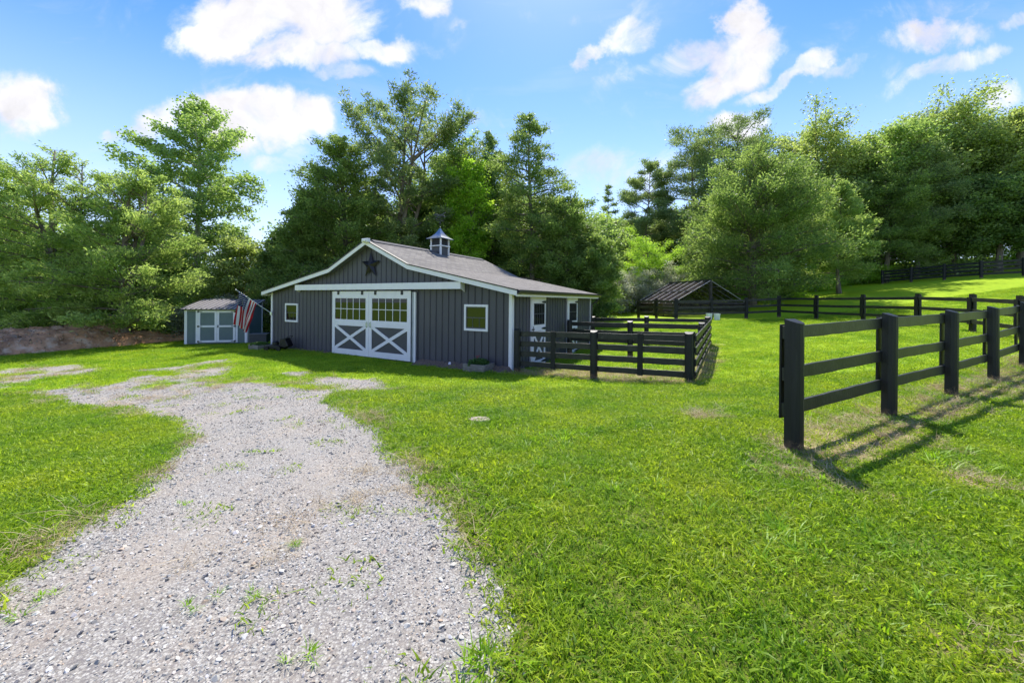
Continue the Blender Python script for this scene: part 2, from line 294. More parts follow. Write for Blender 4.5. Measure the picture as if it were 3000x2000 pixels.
def ground_mat():
    m = bpy.data.materials.new('lawn'); m.use_nodes = True; n, L = nodes_of(m.node_tree)
    tc = n('ShaderNodeTexCoord'); P = tc.outputs['Object']
    def noise(s, d=4, r=.6, src=P, st=None, dist=0):
        if st: mp = n('ShaderNodeMapping', i={'Scale': st}); L.new(src, mp.inputs[0]); src = mp.outputs[0]
        x = n('ShaderNodeTexNoise', i={'Scale': s, 'Detail': d, 'Roughness': r, 'Distortion': dist}); L.new(src, x.inputs['Vector']); return x.outputs['Fac']
    def ramp(src, a, b, lo=0, hi=1):
        x = n('ShaderNodeMapRange', i={'From Min': a, 'From Max': b, 'To Min': lo, 'To Max': hi}); L.new(src, x.inputs['Value']); return x.outputs[0]
    def mix(f, a, b):
        x = n('ShaderNodeMix', data_type='RGBA')
        for s_, v_ in ((0, f), (6, a), (7, b)):
            if isinstance(v_, tuple): x.inputs[s_].default_value = (*v_, 1)
            elif isinstance(v_, float): x.inputs[s_].default_value = v_
            else: L.new(v_, x.inputs[s_])
        return x.outputs[2]
    def math_(op, a, b):
        x = n('ShaderNodeMath', operation=op)
        for i_, v_ in ((0, a), (1, b)):
            if isinstance(v_, (int, float)): x.inputs[i_].default_value = v_
            else: L.new(v_, x.inputs[i_])
        return x.outputs[0]
    ga = n('ShaderNodeAttribute', attribute_name='gravel').outputs['Fac']; da = n('ShaderNodeAttribute', attribute_name='dry').outputs['Fac']
    g1 = mix(ramp(noise(.35, 5), .35, .65), GR1, GR2)
    g2 = mix(ramp(noise(2.2, 5, .65), .42, .7), g1, GR3)
    g3 = mix(ramp(noise(28, 4, .7), .35, .7), g2, GR4)
    g3 = mix(ramp(noise(.8, 6, .7), .6, .78, 0, .55), g3, (.24, .25, .05))
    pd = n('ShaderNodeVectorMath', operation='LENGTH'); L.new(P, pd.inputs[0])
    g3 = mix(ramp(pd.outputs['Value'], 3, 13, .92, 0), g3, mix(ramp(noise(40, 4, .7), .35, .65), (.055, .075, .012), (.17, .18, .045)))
    # dry
    dm = ramp(math_('ADD', da, math_('MULTIPLY', math_('SUBTRACT', noise(3.5, 6, .7), .5), 1.3)), -.02, .25)
    straw = mix(ramp(noise(45, 4, .7, st=(1, .5, 1)), .35, .65), (.22, .145, .075), (.55, .42, .25))
    gr = mix(math_('MULTIPLY', dm, .92), g3, straw)
    # gravel
    vo = n('ShaderNodeTexVoronoi', i={'Scale': 85.0, 'Randomness': 1.0}); L.new(P, vo.inputs['Vector'])
    vg = n('ShaderNodeSeparateColor'); L.new(vo.outputs['Color'], vg.inputs[0])
    st = mix(ramp(vg.outputs[0], .1, .9), (.28, .257, .22), (.50, .475, .42))
    st = mix(ramp(vo.outputs['Distance'], .35, .75), st, (.22, .20, .185))
    st = mix(ramp(noise(1.3, 6, .7, st=(1, .45, 1)), .46, .68, 0, .55), st, (.40, .325, .245))
    st = mix(ramp(noise(9, 5, .7), .62, .75, 0, .6), st, (.30, .235, .17))
    gm = ramp(math_('ADD', ga, math_('MULTIPLY', math_('SUBTRACT', noise(7, 6, .72), .5), .35)), -.02, .05)
    col = mix(gm, gr, st)
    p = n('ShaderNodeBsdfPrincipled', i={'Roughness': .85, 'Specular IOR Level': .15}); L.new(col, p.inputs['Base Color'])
    bh = math_('ADD', math_('MULTIPLY', noise(35, 5, .75), 1.0), math_('MULTIPLY', noise(5, 3, .6), .8))
    b = n('ShaderNodeBump', i={'Strength': .5, 'Distance': .05}); L.new(bh, b.inputs['Height']); L.new(b.outputs[0], p.inputs['Normal'])
    o = n('ShaderNodeOutputMaterial'); L.new(p.outputs[0], o.inputs[0]); return m
GR1 = (.26, .42, .006); GR2 = (.36, .50, .008); GR3 = (.44, .55, .016); GR4 = (.20, .33, .006)
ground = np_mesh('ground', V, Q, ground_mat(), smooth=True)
for nm, arr in (('gravel', gs), ('dry', ds)):
    a = ground.data.attributes.new(nm, 'FLOAT', 'POINT'); a.data.foreach_set('value', np.clip(arr, -3, 3).astype(np.float32))
tag(ground, kind='structure')

# scatter helper: geometry nodes instancing on a point mesh
def scatter(name, P, R, SC, sources, kind='stuff', label=None, cat=None):
    me = bpy.data.meshes.new(name); me.vertices.add(len(P)); me.vertices.foreach_set('co', P.astype(np.float32).ravel())
    a = me.attributes.new('rot', 'FLOAT_VECTOR', 'POINT'); a.data.foreach_set('vector', R.astype(np.float32).ravel())
    a = me.attributes.new('scl', 'FLOAT_VECTOR', 'POINT'); a.data.foreach_set('vector', SC.astype(np.float32).ravel())
    a = me.attributes.new('pick', 'INT', 'POINT'); a.data.foreach_set('value', RNG.integers(0, len(sources), len(P)).astype(np.int32))
    o = bpy.data.objects.new(name, me); COL.objects.link(o)
    ng = bpy.data.node_groups.new(name, 'GeometryNodeTree'); ng.interface.new_socket('Geometry', in_out='INPUT', socket_type='NodeSocketGeometry'); ng.interface.new_socket('Geometry', in_out='OUTPUT', socket_type='NodeSocketGeometry')
    N, K = ng.nodes, ng.links; gi = N.new('NodeGroupInput'); go = N.new('NodeGroupOutput'); ip = N.new('GeometryNodeInstanceOnPoints'); gj = N.new('GeometryNodeGeometryToInstance')
    for s in reversed(sources):
        oi = N.new('GeometryNodeObjectInfo'); oi.inputs['Object'].default_value = s; K.new(oi.outputs['Geometry'], gj.inputs[0])
    K.new(gi.outputs[0], ip.inputs['Points']); K.new(gj.outputs[0], ip.inputs['Instance']); ip.inputs['Pick Instance'].default_value = True
    for an, sock, dt in (('rot', 'Rotation', 'FLOAT_VECTOR'), ('scl', 'Scale', 'FLOAT_VECTOR'), ('pick', 'Instance Index', 'INT')):
        na = N.new('GeometryNodeInputNamedAttribute'); na.data_type = dt; na.inputs[0].default_value = an
        if an == 'rot':
            er = N.new('FunctionNodeEulerToRotation'); K.new(na.outputs[0], er.inputs[0]); K.new(er.outputs[0], ip.inputs[sock])
        else: K.new(na.outputs[0], ip.inputs[sock])
    K.new(ip.outputs[0], go.inputs[0]); md = o.modifiers.new('scatter', 'NODES'); md.node_group = ng
    tag(o, label, cat, None, kind); return o
def unlinked(o): COL.objects.unlink(o); return o
def blades(name, nb, rad, hmin, hmax, w, lean, mat_, seg=2, taper=.25, seed=0, tuft=0.0):
    r = np.random.default_rng(seed); th = r.random(nb)*2*pi; rr = np.sqrt(r.random(nb))*rad; bx = rr*np.cos(th); by = rr*np.sin(th)
    hh = r.uniform(hmin, hmax, nb); az = r.random(nb)*2*pi if tuft == 0 else th+r.normal(0, .6, nb); ln = np.abs(r.normal(lean, lean*.5, nb))
    ww = w*r.uniform(.6, 1.3, nb); sa = r.random(nb)*2*pi if tuft == 0 else az+pi/2; Vs = []
    for k in range(seg+1):
        t = k/seg; hx = bx+np.cos(az)*ln*hh*t**1.6; hy = by+np.sin(az)*ln*hh*t**1.6; z = hh*(t-.25*np.clip(ln, 0, 2)*t*t)-.008
        wk = ww*(1-(1-taper)*t**1.5)*.5 if k < seg else ww*.06
        Vs.append(np.stack([np.c_[hx-np.cos(sa)*wk, hy-np.sin(sa)*wk, z], np.c_[hx+np.cos(sa)*wk, hy+np.sin(sa)*wk, z]], 1))
    V = np.concatenate(Vs, 1).reshape(-1, 3); b = np.arange(nb)*(2*(seg+1)); Qs = [np.c_[b+2*k, b+2*k+1, b+2*k+3, b+2*k+2] for k in range(seg)]
    Q = np.concatenate(Qs); t = np.tile(np.clip(r.normal(.45, .30, nb), 0, 1), seg)
    return unlinked(np_mesh(name, V, Q, mat_, tint=t))
m_grass = leaf_mat('grass_blade', (.105, .20, .008), (.46, .57, .045), trans=.45, gloss=.22, tcol=1.3)
m_weed = leaf_mat('weed_blade', (.17, .34, .012), (.34, .52, .04), trans=.45, gloss=.4, tcol=1.3)
m_straw = leaf_mat('straw_blade', (.30, .20, .11), (.70, .57, .36), trans=.2, gloss=.2, tcol=1.0)
near = [blades('grass_tuft', 80, .17, .014, .042, .0100, 1.2, m_grass, seed=i) for i in range(5)]
far = [blades('grass_tuft', 130, .34, .015, .04, .015, .9, m_grass, seg=1, seed=10+i) for i in range(3)]
straws = [blades('straw_tuft', 120, .16, .02, .08, .0035, 2.0, m_straw, seed=20+i) for i in range(3)]
weeds = [blades('weed_tuft', 16, .05, .035, .085, .011, 1.1, m_weed, seg=3, seed=30+i, tuft=1) for i in range(3)]
def wedge(nmax, y0, y1, tanx=1.42, power=2.0):
    y = (RNG.random(nmax)*(y1**power-y0**power)+y0**power)**(1/power); x = RNG.uniform(-1, 1, nmax)*tanx*y; return x, y
def barn_clear(x, y):
    dx, dy = x-BX, y-BY; a = dx*fx[0]+dy*fx[1]; b = dx*fy[0]+dy*fy[1]; return ~((a > -BW-.05) & (a < .05) & (b > np.where((a > -3.95) & (a < 0), -.5, -.06)+(fbm(x, y, 3, 3)-.5)*.2) & (b < BL+.05))
def make_pts(n_, y0, y1, dens, smin, smax, tilt=.12, tx=1.42):
    x, y = wedge(n_, y0, y1, tx); k = RNG.random(n_) < dens(x, y); x, y = x[k], y[k]; k = barn_clear(x, y); x, y = x[k], y[k]
    z = hz(x, y)-np.clip(gravel_sd(x, y), 0, .3)*.05; m = len(x); R = np.c_[RNG.normal(0, tilt, m), RNG.normal(0, tilt, m), RNG.random(m)*6.28]
    s = RNG.uniform(smin, smax, m)*(.75+.6*fbm(x, y, .7, 3)); return np.c_[x, y, z], R, np.c_[s, s, s]
def d_grass(x, y):
    g = gravel_sd(x, y); d = dry_sd(x, y)+(fbm(x+9, y, 2, 4)-.5)*.7
    return np.where(g > .0, .008, 1.0)*np.where(d > .05, np.where(d > .25, .4, .6), 1)
A = make_pts(26000, .9, 9, d_grass, .75, 1.3, tx=1.5); B_ = make_pts(36000, 8.5, 24, d_grass, .7, 1.1, tx=1.65)
x, y = RNG.uniform(-9, 11, 16000), RNG.uniform(-4, 8, 16000); k = (np.abs(x) > 1.5*y) & (RNG.random(16000) < d_grass(x, y)); x, y = x[k], y[k]; m = len(x); s = RNG.uniform(.75, 1.3, m)*(.75+.6*fbm(x, y, .7, 3))
A = tuple(np.r_[p, q] for p, q in zip(A, (np.c_[x, y, hz(x, y)], np.c_[RNG.normal(0, .12, (m, 2)), RNG.random(m)*6.28], np.c_[s, s, s])))
scatter('lawn_grass', *A, near, label='short green mown grass of the near lawn', cat='grass')
scatter('meadow_grass', *B_, far, label='green grass between the fences and the barn', cat='grass')
def d_straw(x, y):
    d = dry_sd(x, y)+(fbm(x+9, y, 2, 4)-.5)*.6; g = gravel_sd(x, y); return np.where(d > .12, 1., np.where(d > 0, .35, 0.))+np.where((g > .1) & (fbm(x+5, y*.6, 1.4, 4) > .62), .22, 0)*(y > 2.5)
Cc = make_pts(14000, 1.0, 14, d_straw, .6, 1.2, .3); scatter('dry_grass', *Cc, straws, label='pale dry grass clippings under the rails and on the drive edge', cat='dry grass')
def d_weed(x, y):
    g = gravel_sd(x, y); return np.where(g > .0, .008, np.clip((fbm(x+70, y+3, .8, 3)-.56)*5, 0, .6))*np.where(dry_sd(x, y) > .1, .2, 1)
Dd = make_pts(3200, 1.4, 12, d_weed, .5, 1.15, .15); 
def clump(px, py, r, k, s):
    g = ground_at(px, py); x = RNG.normal(g[0], r, k); y = RNG.normal(g[1], r*.8, k); m = len(x)
    return np.c_[x, y, hz(x, y)], np.c_[RNG.normal(0, .2, m), RNG.normal(0, .2, m), RNG.random(m)*6.28], np.ones((m, 3))*RNG.uniform(.8, 1.2, (m, 1))*s
for c in ((1640,1285,.30,26,1.15),(1570,1320,.16,8,.9),(1870,1440,.2,7,1.1),(1800,1380,.3,8,1),(2330,1620,.25,14,1.1),(2250,1400,.25,10,1),(2560,1620,.3,12,1),(2440,1500,.3,9,.8),(1390,1350,.5,12,.8),(1480,1140,.8,18,.9),(2250,1560,.2,8,.9),(2800,1380,.2,6,1.3),(1440,1950,.12,9,.9),(560,1470,.05,3,.4),(860,1600,.04,3,.4),(590,1760,.04,3,.4),(740,1760,.05,4,.4),(60,1790,.10,7,.45),(860,1945,.05,3,.45)):
    q = clump(*c); Dd = tuple(np.r_[a, b] for a, b in zip(Dd, q))
scatter('lawn_weeds', *Dd, weeds, label='broad bladed weed tufts standing in the lawn', cat='weeds')
# stones
m_st = mat('stone_grain', (.5, .49, .485), rough=.9, var=.1)
def stone_mat():
    m = bpy.data.materials.new('gravel_stone'); m.use_nodes = True; n, L = nodes_of(m.node_tree)
    oi = n('ShaderNodeObjectInfo'); cr = n('ShaderNodeValToRGB'); e = cr.color_ramp.elements; e[0].color = (.13, .125, .13, 1); e[1].color = (.62, .61, .605, 1)
    for p_, c_ in ((.06, (.15, .145, .15, 1)), (.10, (.21, .20, .18, 1)), (.45, (.385, .37, .33, 1)), (.78, (.56, .54, .485, 1)), (.90, (.40, .30, .21, 1))): x = e.new(p_); x.color = c_
    L.new(oi.outputs['Random'], cr.inputs[0])
    gp = n('ShaderNodeNewGeometry'); nz = n('ShaderNodeTexNoise', i={'Scale': 1.5, 'Detail': 6, 'Roughness': .7}); L.new(gp.outputs['Position'], nz.inputs['Vector']); rg = n('ShaderNodeMapRange', i={'From Min': .5, 'From Max': .68, 'To Max': .6}); L.new(nz.outputs['Fac'], rg.inputs['Value'])
    mx = n('ShaderNodeMix', data_type='RGBA'); L.new(rg.outputs[0], mx.inputs[0]); L.new(cr.outputs[0], mx.inputs[6]); mx.inputs[7].default_value = (.40, .30, .205, 1)
    p = n('ShaderNodeBsdfPrincipled', i={'Roughness': .8, 'Specular IOR Level': .3}); L.new(mx.outputs[2], p.inputs['Base Color'])
    o = n('ShaderNodeOutputMaterial'); L.new(p.outputs[0], o.inputs[0]); return m
m_gs = stone_mat()
def stone(seed, flat):
    r = random.Random(seed); bm = bmesh.new(); pts = [Vector((r.gauss(0, 1), r.gauss(0, 1), r.gauss(0, 1))).normalized()*r.uniform(.8, 1.1) for _ in range(13)]
    for p in pts: bm.verts.new((p.x*1.0, p.y*.72, p.z*flat))
    bmesh.ops.convex_hull(bm, input=bm.verts[:]); me = bpy.data.meshes.new('pebble'); bm.to_mesh(me); bm.free(); me.materials.append(m_gs)
    return bpy.data.objects.new('pebble', me)
peb = [stone(i, .35+.1*(i % 3)) for i in range(6)]
TR = [[ground_at(*p) for p in q] for q in ([(330,1990),(560,1560),(690,1330),(640,1200)], [(1020,1990),(1010,1620),(900,1330),(790,1200)])]
def d_stone(x, y):
    tk = 1-.6*np.clip((.30-np.minimum(segd(x, y, TR[0]), segd(x, y, TR[1]))+(fbm(x+2, y, 2, 4)-.5)*.5)*5, 0, 1)
    g = gravel_sd(x, y); return np.where(g > -.02, np.where(fbm(x+31, y*.7, 1.1, 4) > .5, .9, .55)*tk, np.where(g > -.3, .05, 0))
x, y = wedge(430000, 1.2, 15, 1.45, 1.05); k = RNG.random(len(x)) < d_stone(x, y)*np.clip((15-y)/5, 0, 1); x, y = x[k], y[k]; m = len(x)
sz = np.exp(RNG.normal(-5.12, .44, m))*(1+.05*y); sz = np.where(RNG.random(m) < .01, sz*2.1, sz); sz = np.minimum(sz, .026)
scatter('gravel', np.c_[x, y, hz(x, y)-np.clip(gravel_sd(x, y), 0, .3)*.05+sz*.12], np.c_[RNG.normal(0, .45, m), RNG.normal(0, .45, m), RNG.random(m)*6.28], np.c_[sz, sz, sz], peb, label='pale grey crushed stone of the driveway', cat='gravel')

# ------------------------------------------------------------------ shared materials
siding = mat('charcoal_siding', (.074, .072, .084), rough=.5, var=.05, scale=1.5, spec=.35, stretch=(1, 1, .4), c2=(.084, .080, .090), c2scale=.8)
seam = mat('siding_seam', (.035, .037, .046), rough=.6, var=.05)
white = mat('white_trim', (.76, .735, .765), rough=.5, var=.03, scale=3, c2=(.68, .66, .67), c2t=(.6, .8), c2scale=5)
shingle = None
def shingle_mat():
    m = bpy.data.materials.new('shingles'); m.use_nodes = True; n, L = nodes_of(m.node_tree)
    tc = n('ShaderNodeTexCoord'); sp = n('ShaderNodeSeparateXYZ'); L.new(tc.outputs['Object'], sp.inputs[0])
    cb = n('ShaderNodeCombineXYZ'); L.new(sp.outputs[1], cb.inputs[0]); L.new(sp.outputs[0], cb.inputs[1])
    br = n('ShaderNodeTexBrick', offset=.5, i={'Color1': (.155, .142, .125, 1), 'Color2': (.225, .207, .182, 1), 'Mortar': (.11, .10, .11, 1), 'Scale': 1.0, 'Mortar Size': .012, 'Mortar Smooth': .3, 'Bias': 0, 'Brick Width': .32, 'Row Height': .135}); L.new(cb.outputs[0], br.inputs['Vector'])
    nz = n('ShaderNodeTexNoise', i={'Scale': 60, 'Detail': 3}); L.new(tc.outputs['Object'], nz.inputs['Vector'])
    nl = n('ShaderNodeTexNoise', i={'Scale': .7, 'Detail': 4}); L.new(tc.outputs['Object'], nl.inputs['Vector'])
    r = n('ShaderNodeMapRange', i={'From Min': .3, 'From Max': .7, 'To Min': .8, 'To Max': 1.2}); L.new(nz.outputs['Fac'], r.inputs['Value'])
    r2 = n('ShaderNodeMapRange', i={'From Min': .3, 'From Max': .7, 'To Min': .92, 'To Max': 1.1}); L.new(nl.outputs['Fac'], r2.inputs['Value'])
    mm = n('ShaderNodeMath', operation='MULTIPLY'); L.new(r.outputs[0], mm.inputs[0]); L.new(r2.outputs[0], mm.inputs[1])
    vm = n('ShaderNodeVectorMath', operation='SCALE'); L.new(br.outputs['Color'], vm.inputs[0]); L.new(mm.outputs[0], vm.inputs['Scale'])
    p = n('ShaderNodeBsdfPrincipled', i={'Roughness': .9, 'Specular IOR Level': .2}); L.new(vm.outputs[0], p.inputs['Base Color'])
    b = n('ShaderNodeBump', i={'Strength': .6, 'Distance': .015}); L.new(br.outputs['Fac'], b.inputs['Height']); b.invert = True; L.new(b.outputs[0], p.inputs['Normal'])
    o = n('ShaderNodeOutputMaterial'); L.new(p.outputs[0], o.inputs[0]); return m
shingle = shingle_mat()
dark = mat('dark_metal', (.018, .019, .022), rough=.4, var=.1)
bronze = mat('bronze_gutter', (.05, .045, .04), rough=.35, var=.05)
steel = mat('steel', (.45, .5, .5), rough=.35, metal=.8, var=.05)
panel = mat('door_panel_grey', (.062, .062, .075), rough=.5, var=.04)
def glass_mat():
    m = bpy.data.materials.new('window_glass'); m.use_nodes = True; n, L = nodes_of(m.node_tree)
    d = n('ShaderNodeBsdfPrincipled', i={'Base Color': (.012, .013, .012, 1), 'Roughness': .6, 'Specular IOR Level': 0.0}); g = n('ShaderNodeBsdfGlossy', i={'Roughness': .02, 'Color': (.9, .95, .9, 1)})
    s = n('ShaderNodeMixShader', i={0: .045}); L.new(d.outputs[0], s.inputs[1]); L.new(g.outputs[0], s.inputs[2]); o = n('ShaderNodeOutputMaterial'); L.new(s.outputs[0], o.inputs[0]); return m
glass = glass_mat()
def dirty(m):   # brown soil splash on the lowest hand's width of every post
    n_, L = m.node_tree.nodes, m.node_tree.links; p = [x for x in n_ if x.type == 'BSDF_PRINCIPLED'][0]; src = p.inputs['Base Color'].links[0].from_socket
    tc = n_.new('ShaderNodeTexCoord'); sp = n_.new('ShaderNodeSeparateXYZ'); L.new(tc.outputs['Object'], sp.inputs[0]); nz = n_.new('ShaderNodeTexNoise'); nz.inputs['Scale'].default_value = 14; L.new(tc.outputs['Object'], nz.inputs['Vector'])
    a = n_.new('ShaderNodeMath'); a.operation = 'MULTIPLY_ADD'; a.inputs[1].default_value = .22; a.inputs[2].default_value = -.08; L.new(nz.outputs['Fac'], a.inputs[0])
    s_ = n_.new('ShaderNodeMath'); s_.operation = 'ADD'; L.new(sp.outputs[2], s_.inputs[0]); L.new(a.outputs[0], s_.inputs[1])
    r = n_.new('ShaderNodeMapRange'); r.inputs['From Min'].default_value = .14; r.inputs['From Max'].default_value = .06; r.inputs['To Max'].default_value = .7; L.new(s_.outputs[0], r.inputs['Value'])
    mx = n_.new('ShaderNodeMix'); mx.data_type = 'RGBA'; L.new(r.outputs[0], mx.inputs[0]); L.new(src, mx.inputs[6]); mx.inputs[7].default_value = (.16, .10, .06, 1); L.new(mx.outputs[2], p.inputs['Base Color'])
    return m
fblack = mat('black_fence_paint', (.012, .013, .013), rough=.5, var=.25, scale=5, bump=.35, bscale=30, spec=.3, stretch=(1, 1, .3), c2=(.026, .027, .024), c2t=(.6, .78), c2scale=7)
fpost = dirty(mat('black_post_paint', (.016, .017, .016), rough=.5, var=.25, scale=5, bump=.5, bscale=22, spec=.3, stretch=(2, 2, .15), c2=(.035, .036, .032), c2t=(.58, .78), c2scale=7))
frail = mat('black_rail_paint', (.026, .027, .022), rough=.45, var=.25, scale=4, bump=.3, bscale=26, spec=.35, c2=(.075, .073, .06), c2t=(.6, .75), c2scale=5)
timber = mat('weathered_timber', (.22, .20, .17), rough=.85, var=.25, scale=8, bump=.5, stretch=(1, 1, 3), c2=(.12, .11, .09), c2scale=4)

# ------------------------------------------------------------------ barn
barn = empty('barn', (BX, BY, FZ), -YAW)
tag(barn, 'long charcoal board and batten barn with white trim, sliding doors and grey shingle roof', 'barn')
PU = BW/2-.0; PK, BLK, BZ, EU, EZ, RO = 4.344, 2.185, 3.341, .30, 2.414, .24     # peak z, break offset, break z, eave overhang, eave z, rake overhang
PU = 6.28
def under(u):   # underside of the roof at distance u from the right corner
    if u < PU-BLK: return EZ+(BZ-EZ)*(u+EU)/(PU-BLK+EU)
    if u < PU: return BZ+(PK-BZ)*(u-PU+BLK)/BLK
    if u < PU+BLK: return PK-(PK-BZ)*(u-PU)/BLK
    return BZ-(BZ-EZ)*(u-PU-BLK)/(BW+EU-PU-BLK)
mb = MB()
prof = [(-.05, -.25)]+[(-u, under(u)) for u in (.05, PU-BLK, PU, PU+BLK, BW-.05)]+[(-BW+.05, -.25)]
mb.prism(prof, .05, BL-.05)
sp_ = .272; u = .0
def strips_front(y0, y1):
    u = .05
    while u < BW-.05:
        a, b = u, min(u+sp_-.028, BW-.05); k = [(-a, -.02), (-a, under(a)-.01)]
        for q in (PU-BLK, PU, PU+BLK):
            if a < q < b: k.append((-q, under(q)-.01))
        k += [(-b, under(b)-.01), (-b, -.02)]; mb.prism(k, y0, y1)
        # thin standing seam at one edge of every board
        mb.box(-b, -b+.014, y0-.012 if y0 < 1 else y1, y0 if y0 < 1 else y1+.012, -.02, under(b)-.02)
        u += sp_
strips_front(.015, .05); strips_front(BL-.05, BL-.015)
for X0, X1 in ((-.05, -.015), (-BW+.015, -BW+.05)):
    v = .05
    while v < BL-.05:
        mb.box(X0, X1, v, min(v+.205, BL-.05), -.02, 2.44); v += .24
mb.build('wall', siding, barn)
MB().box(-BW+.02, -.02, .02, BL-.02, -.35, -.03).build('foundation', mat('slab', (.10, .095, .09), rough=.9), barn)
cb_ = MB()
for (x, y) in ((0, 0), (-BW, 0), (0, BL), (-BW, BL)):
    sx = 1 if x == 0 else -1; sy = -1 if y == 0 else 1
    x0 = x-.10 if sx > 0 else x-.014; x1 = x+.014 if sx > 0 else x+.10
    y0, y1 = (-.016, .016) if y == 0 else (BL-.016, BL+.016)
    c = MB().box(x0, x1, y0, y1, -.05, under(.12 if x == 0 else BW-.12)-.03)
    x0, x1 = (x-.016, x+.018) if sx > 0 else (x-.018, x+.016)
    c.box(x0, x1, (y if y == 0 else y-.10)+.018*(y == 0), (y+.10 if y == 0 else y)-.018*(y != 0), -.05, 2.40); c.build('corner_board', white, barn)
# roof shell
T = .10; us = [-EU-.02, PU-BLK, PU, PU+BLK, BW+EU+.02]; lo = [(-u, under(u) if 0 else {0: EZ, 1: BZ, 2: PK, 3: BZ, 4: EZ}[i]) for i, u in enumerate(us)]
rf = MB(); up_ = [(x, z+T) for x, z in lo]; RB = BL+.32
rf.prism(lo+up_[::-1], -RO-.03, RB); rf.build('roof', shingle, barn)
rk = MB()
for i in range(4):
    (xa, za), (xb, zb) = lo[i], lo[i+1]
    for yy0, yy1 in ((-RO-.055, -RO-.031), (RB+.001, RB+.025)): MB().prism([(xa, za-.075), (xa, za+.075), (xb, zb+.075), (xb, zb-.075)], yy0, yy1).build('rake_board', white, barn)
de = MB()
for i in range(4):
    (xa, za), (xb, zb) = lo[i], lo[i+1]; de.prism([(xa, za+.078), (xa, za+T+.016), (xb, zb+T+.016), (xb, zb+.078)], -RO-.075, -RO+.05)
de.build('drip_edge', dark, barn)
sf = MB()
for i in range(4):
    (xa, za), (xb, zb) = lo[i], lo[i+1]; sf.prism([(xa, za-.03), (xa, za-.004), (xb, zb-.004), (xb, zb-.03)], -RO-.03, .012)
sf.build('soffit', mat('soffit_grey', (.12, .125, .13)), barn)
for a, b in ((-RO+.25, 3.72), (4.40, RB-.3)):
    MB().prism([(-PU-.16, PK+T-.06), (-PU, PK+T+.035), (-PU+.16, PK+T-.06), (-PU+.16, PK+T-.035), (-PU, PK+T+.06), (-PU-.16, PK+T-.035)], a, b).build('ridge_vent', mat('ridge_shingle', (.10, .095, .10), rough=.9), barn)
MB().box(-PU-.02, -PU+.30, -RO-.20, -RO-.06, PK-.01, PK+.13).box(-PU+.03, -PU+.24, -RO-.24, -RO-.2, PK+.01, PK+.10).build('flood_light', white, barn, bevel=.01)
# eave fascia, gutter, downspout
MB().box(EU-.02, EU+.004, -RO-.03, RB, EZ-.10, EZ+.03).build('fascia', white, barn)
MB().prism([(EU+.006, EZ+.10), (EU+.006, EZ-.02), (EU+.09, EZ-.02), (EU+.125, EZ+.04), (EU+.125, EZ+.10), (EU+.11, EZ+.10), (EU+.11, EZ+.05), (EU+.08, EZ+.0), (EU+.02, EZ+.0), (EU+.02, EZ+.10)], -RO-.02, RB+.02).build('gutter', bronze, barn)
MB().tube([(EU+.05, RB-.1, EZ), (EU+.03, RB-.1, EZ-.12), (.06, RB-.32, EZ-.38), (.06, BL-.1, -.1)], .04, 8).build('downspout', bronze, barn)
MB().box(-BW-EU-.004, -BW-EU+.02, -RO-.03, RB, EZ-.10, EZ+.03).build('fascia', white, barn)
# windows on the front
def window(u, z, w=.954, h=.836, fw=.075):
    f = MB(); x0, x1, z0, z1 = -u-w/2, -u+w/2, z-h/2, z+h/2
    f.box(x0, x1, -.03, .03, z1-fw, z1).box(x0, x1, -.03, .03, z0, z0+fw).box(x0, x0+fw, -.03, .03, z0+fw, z1-fw).box(x1-fw, x1, -.03, .03, z0+fw, z1-fw)
    f = f.build('window', white, barn, bevel=.004)
    MB().box(x0+fw, x1-fw, .002, .01, z0+fw, z1-fw).build('pane', glass, f)
    s = MB(); a, b, c, d = x0+fw, x1-fw, z0+fw, z1-fw; g = .03
    s.box(a, b, -.012, .001, d-g, d).box(a, b, -.012, .001, c, c+g*1.4).box(a, a+g, -.012, .001, c+g*1.4, d-g).box(b-g, b, -.012, .001, c+g*1.4, d-g); zm = (c+d)/2; s.box(a+g, b-g, -.01, .001, zm-.015, zm+.015)
    for t in (1/3, 2/3): xx = a+(b-a)*t; s.box(xx-.008, xx+.008, -.006, .001, c+g*1.4, zm-.015)
    s.build('sash', mat('sash_grey', (.07, .072, .08), rough=.5), f)
window(11.445, 1.553); window(1.336, 1.621, w=.93, h=.86)
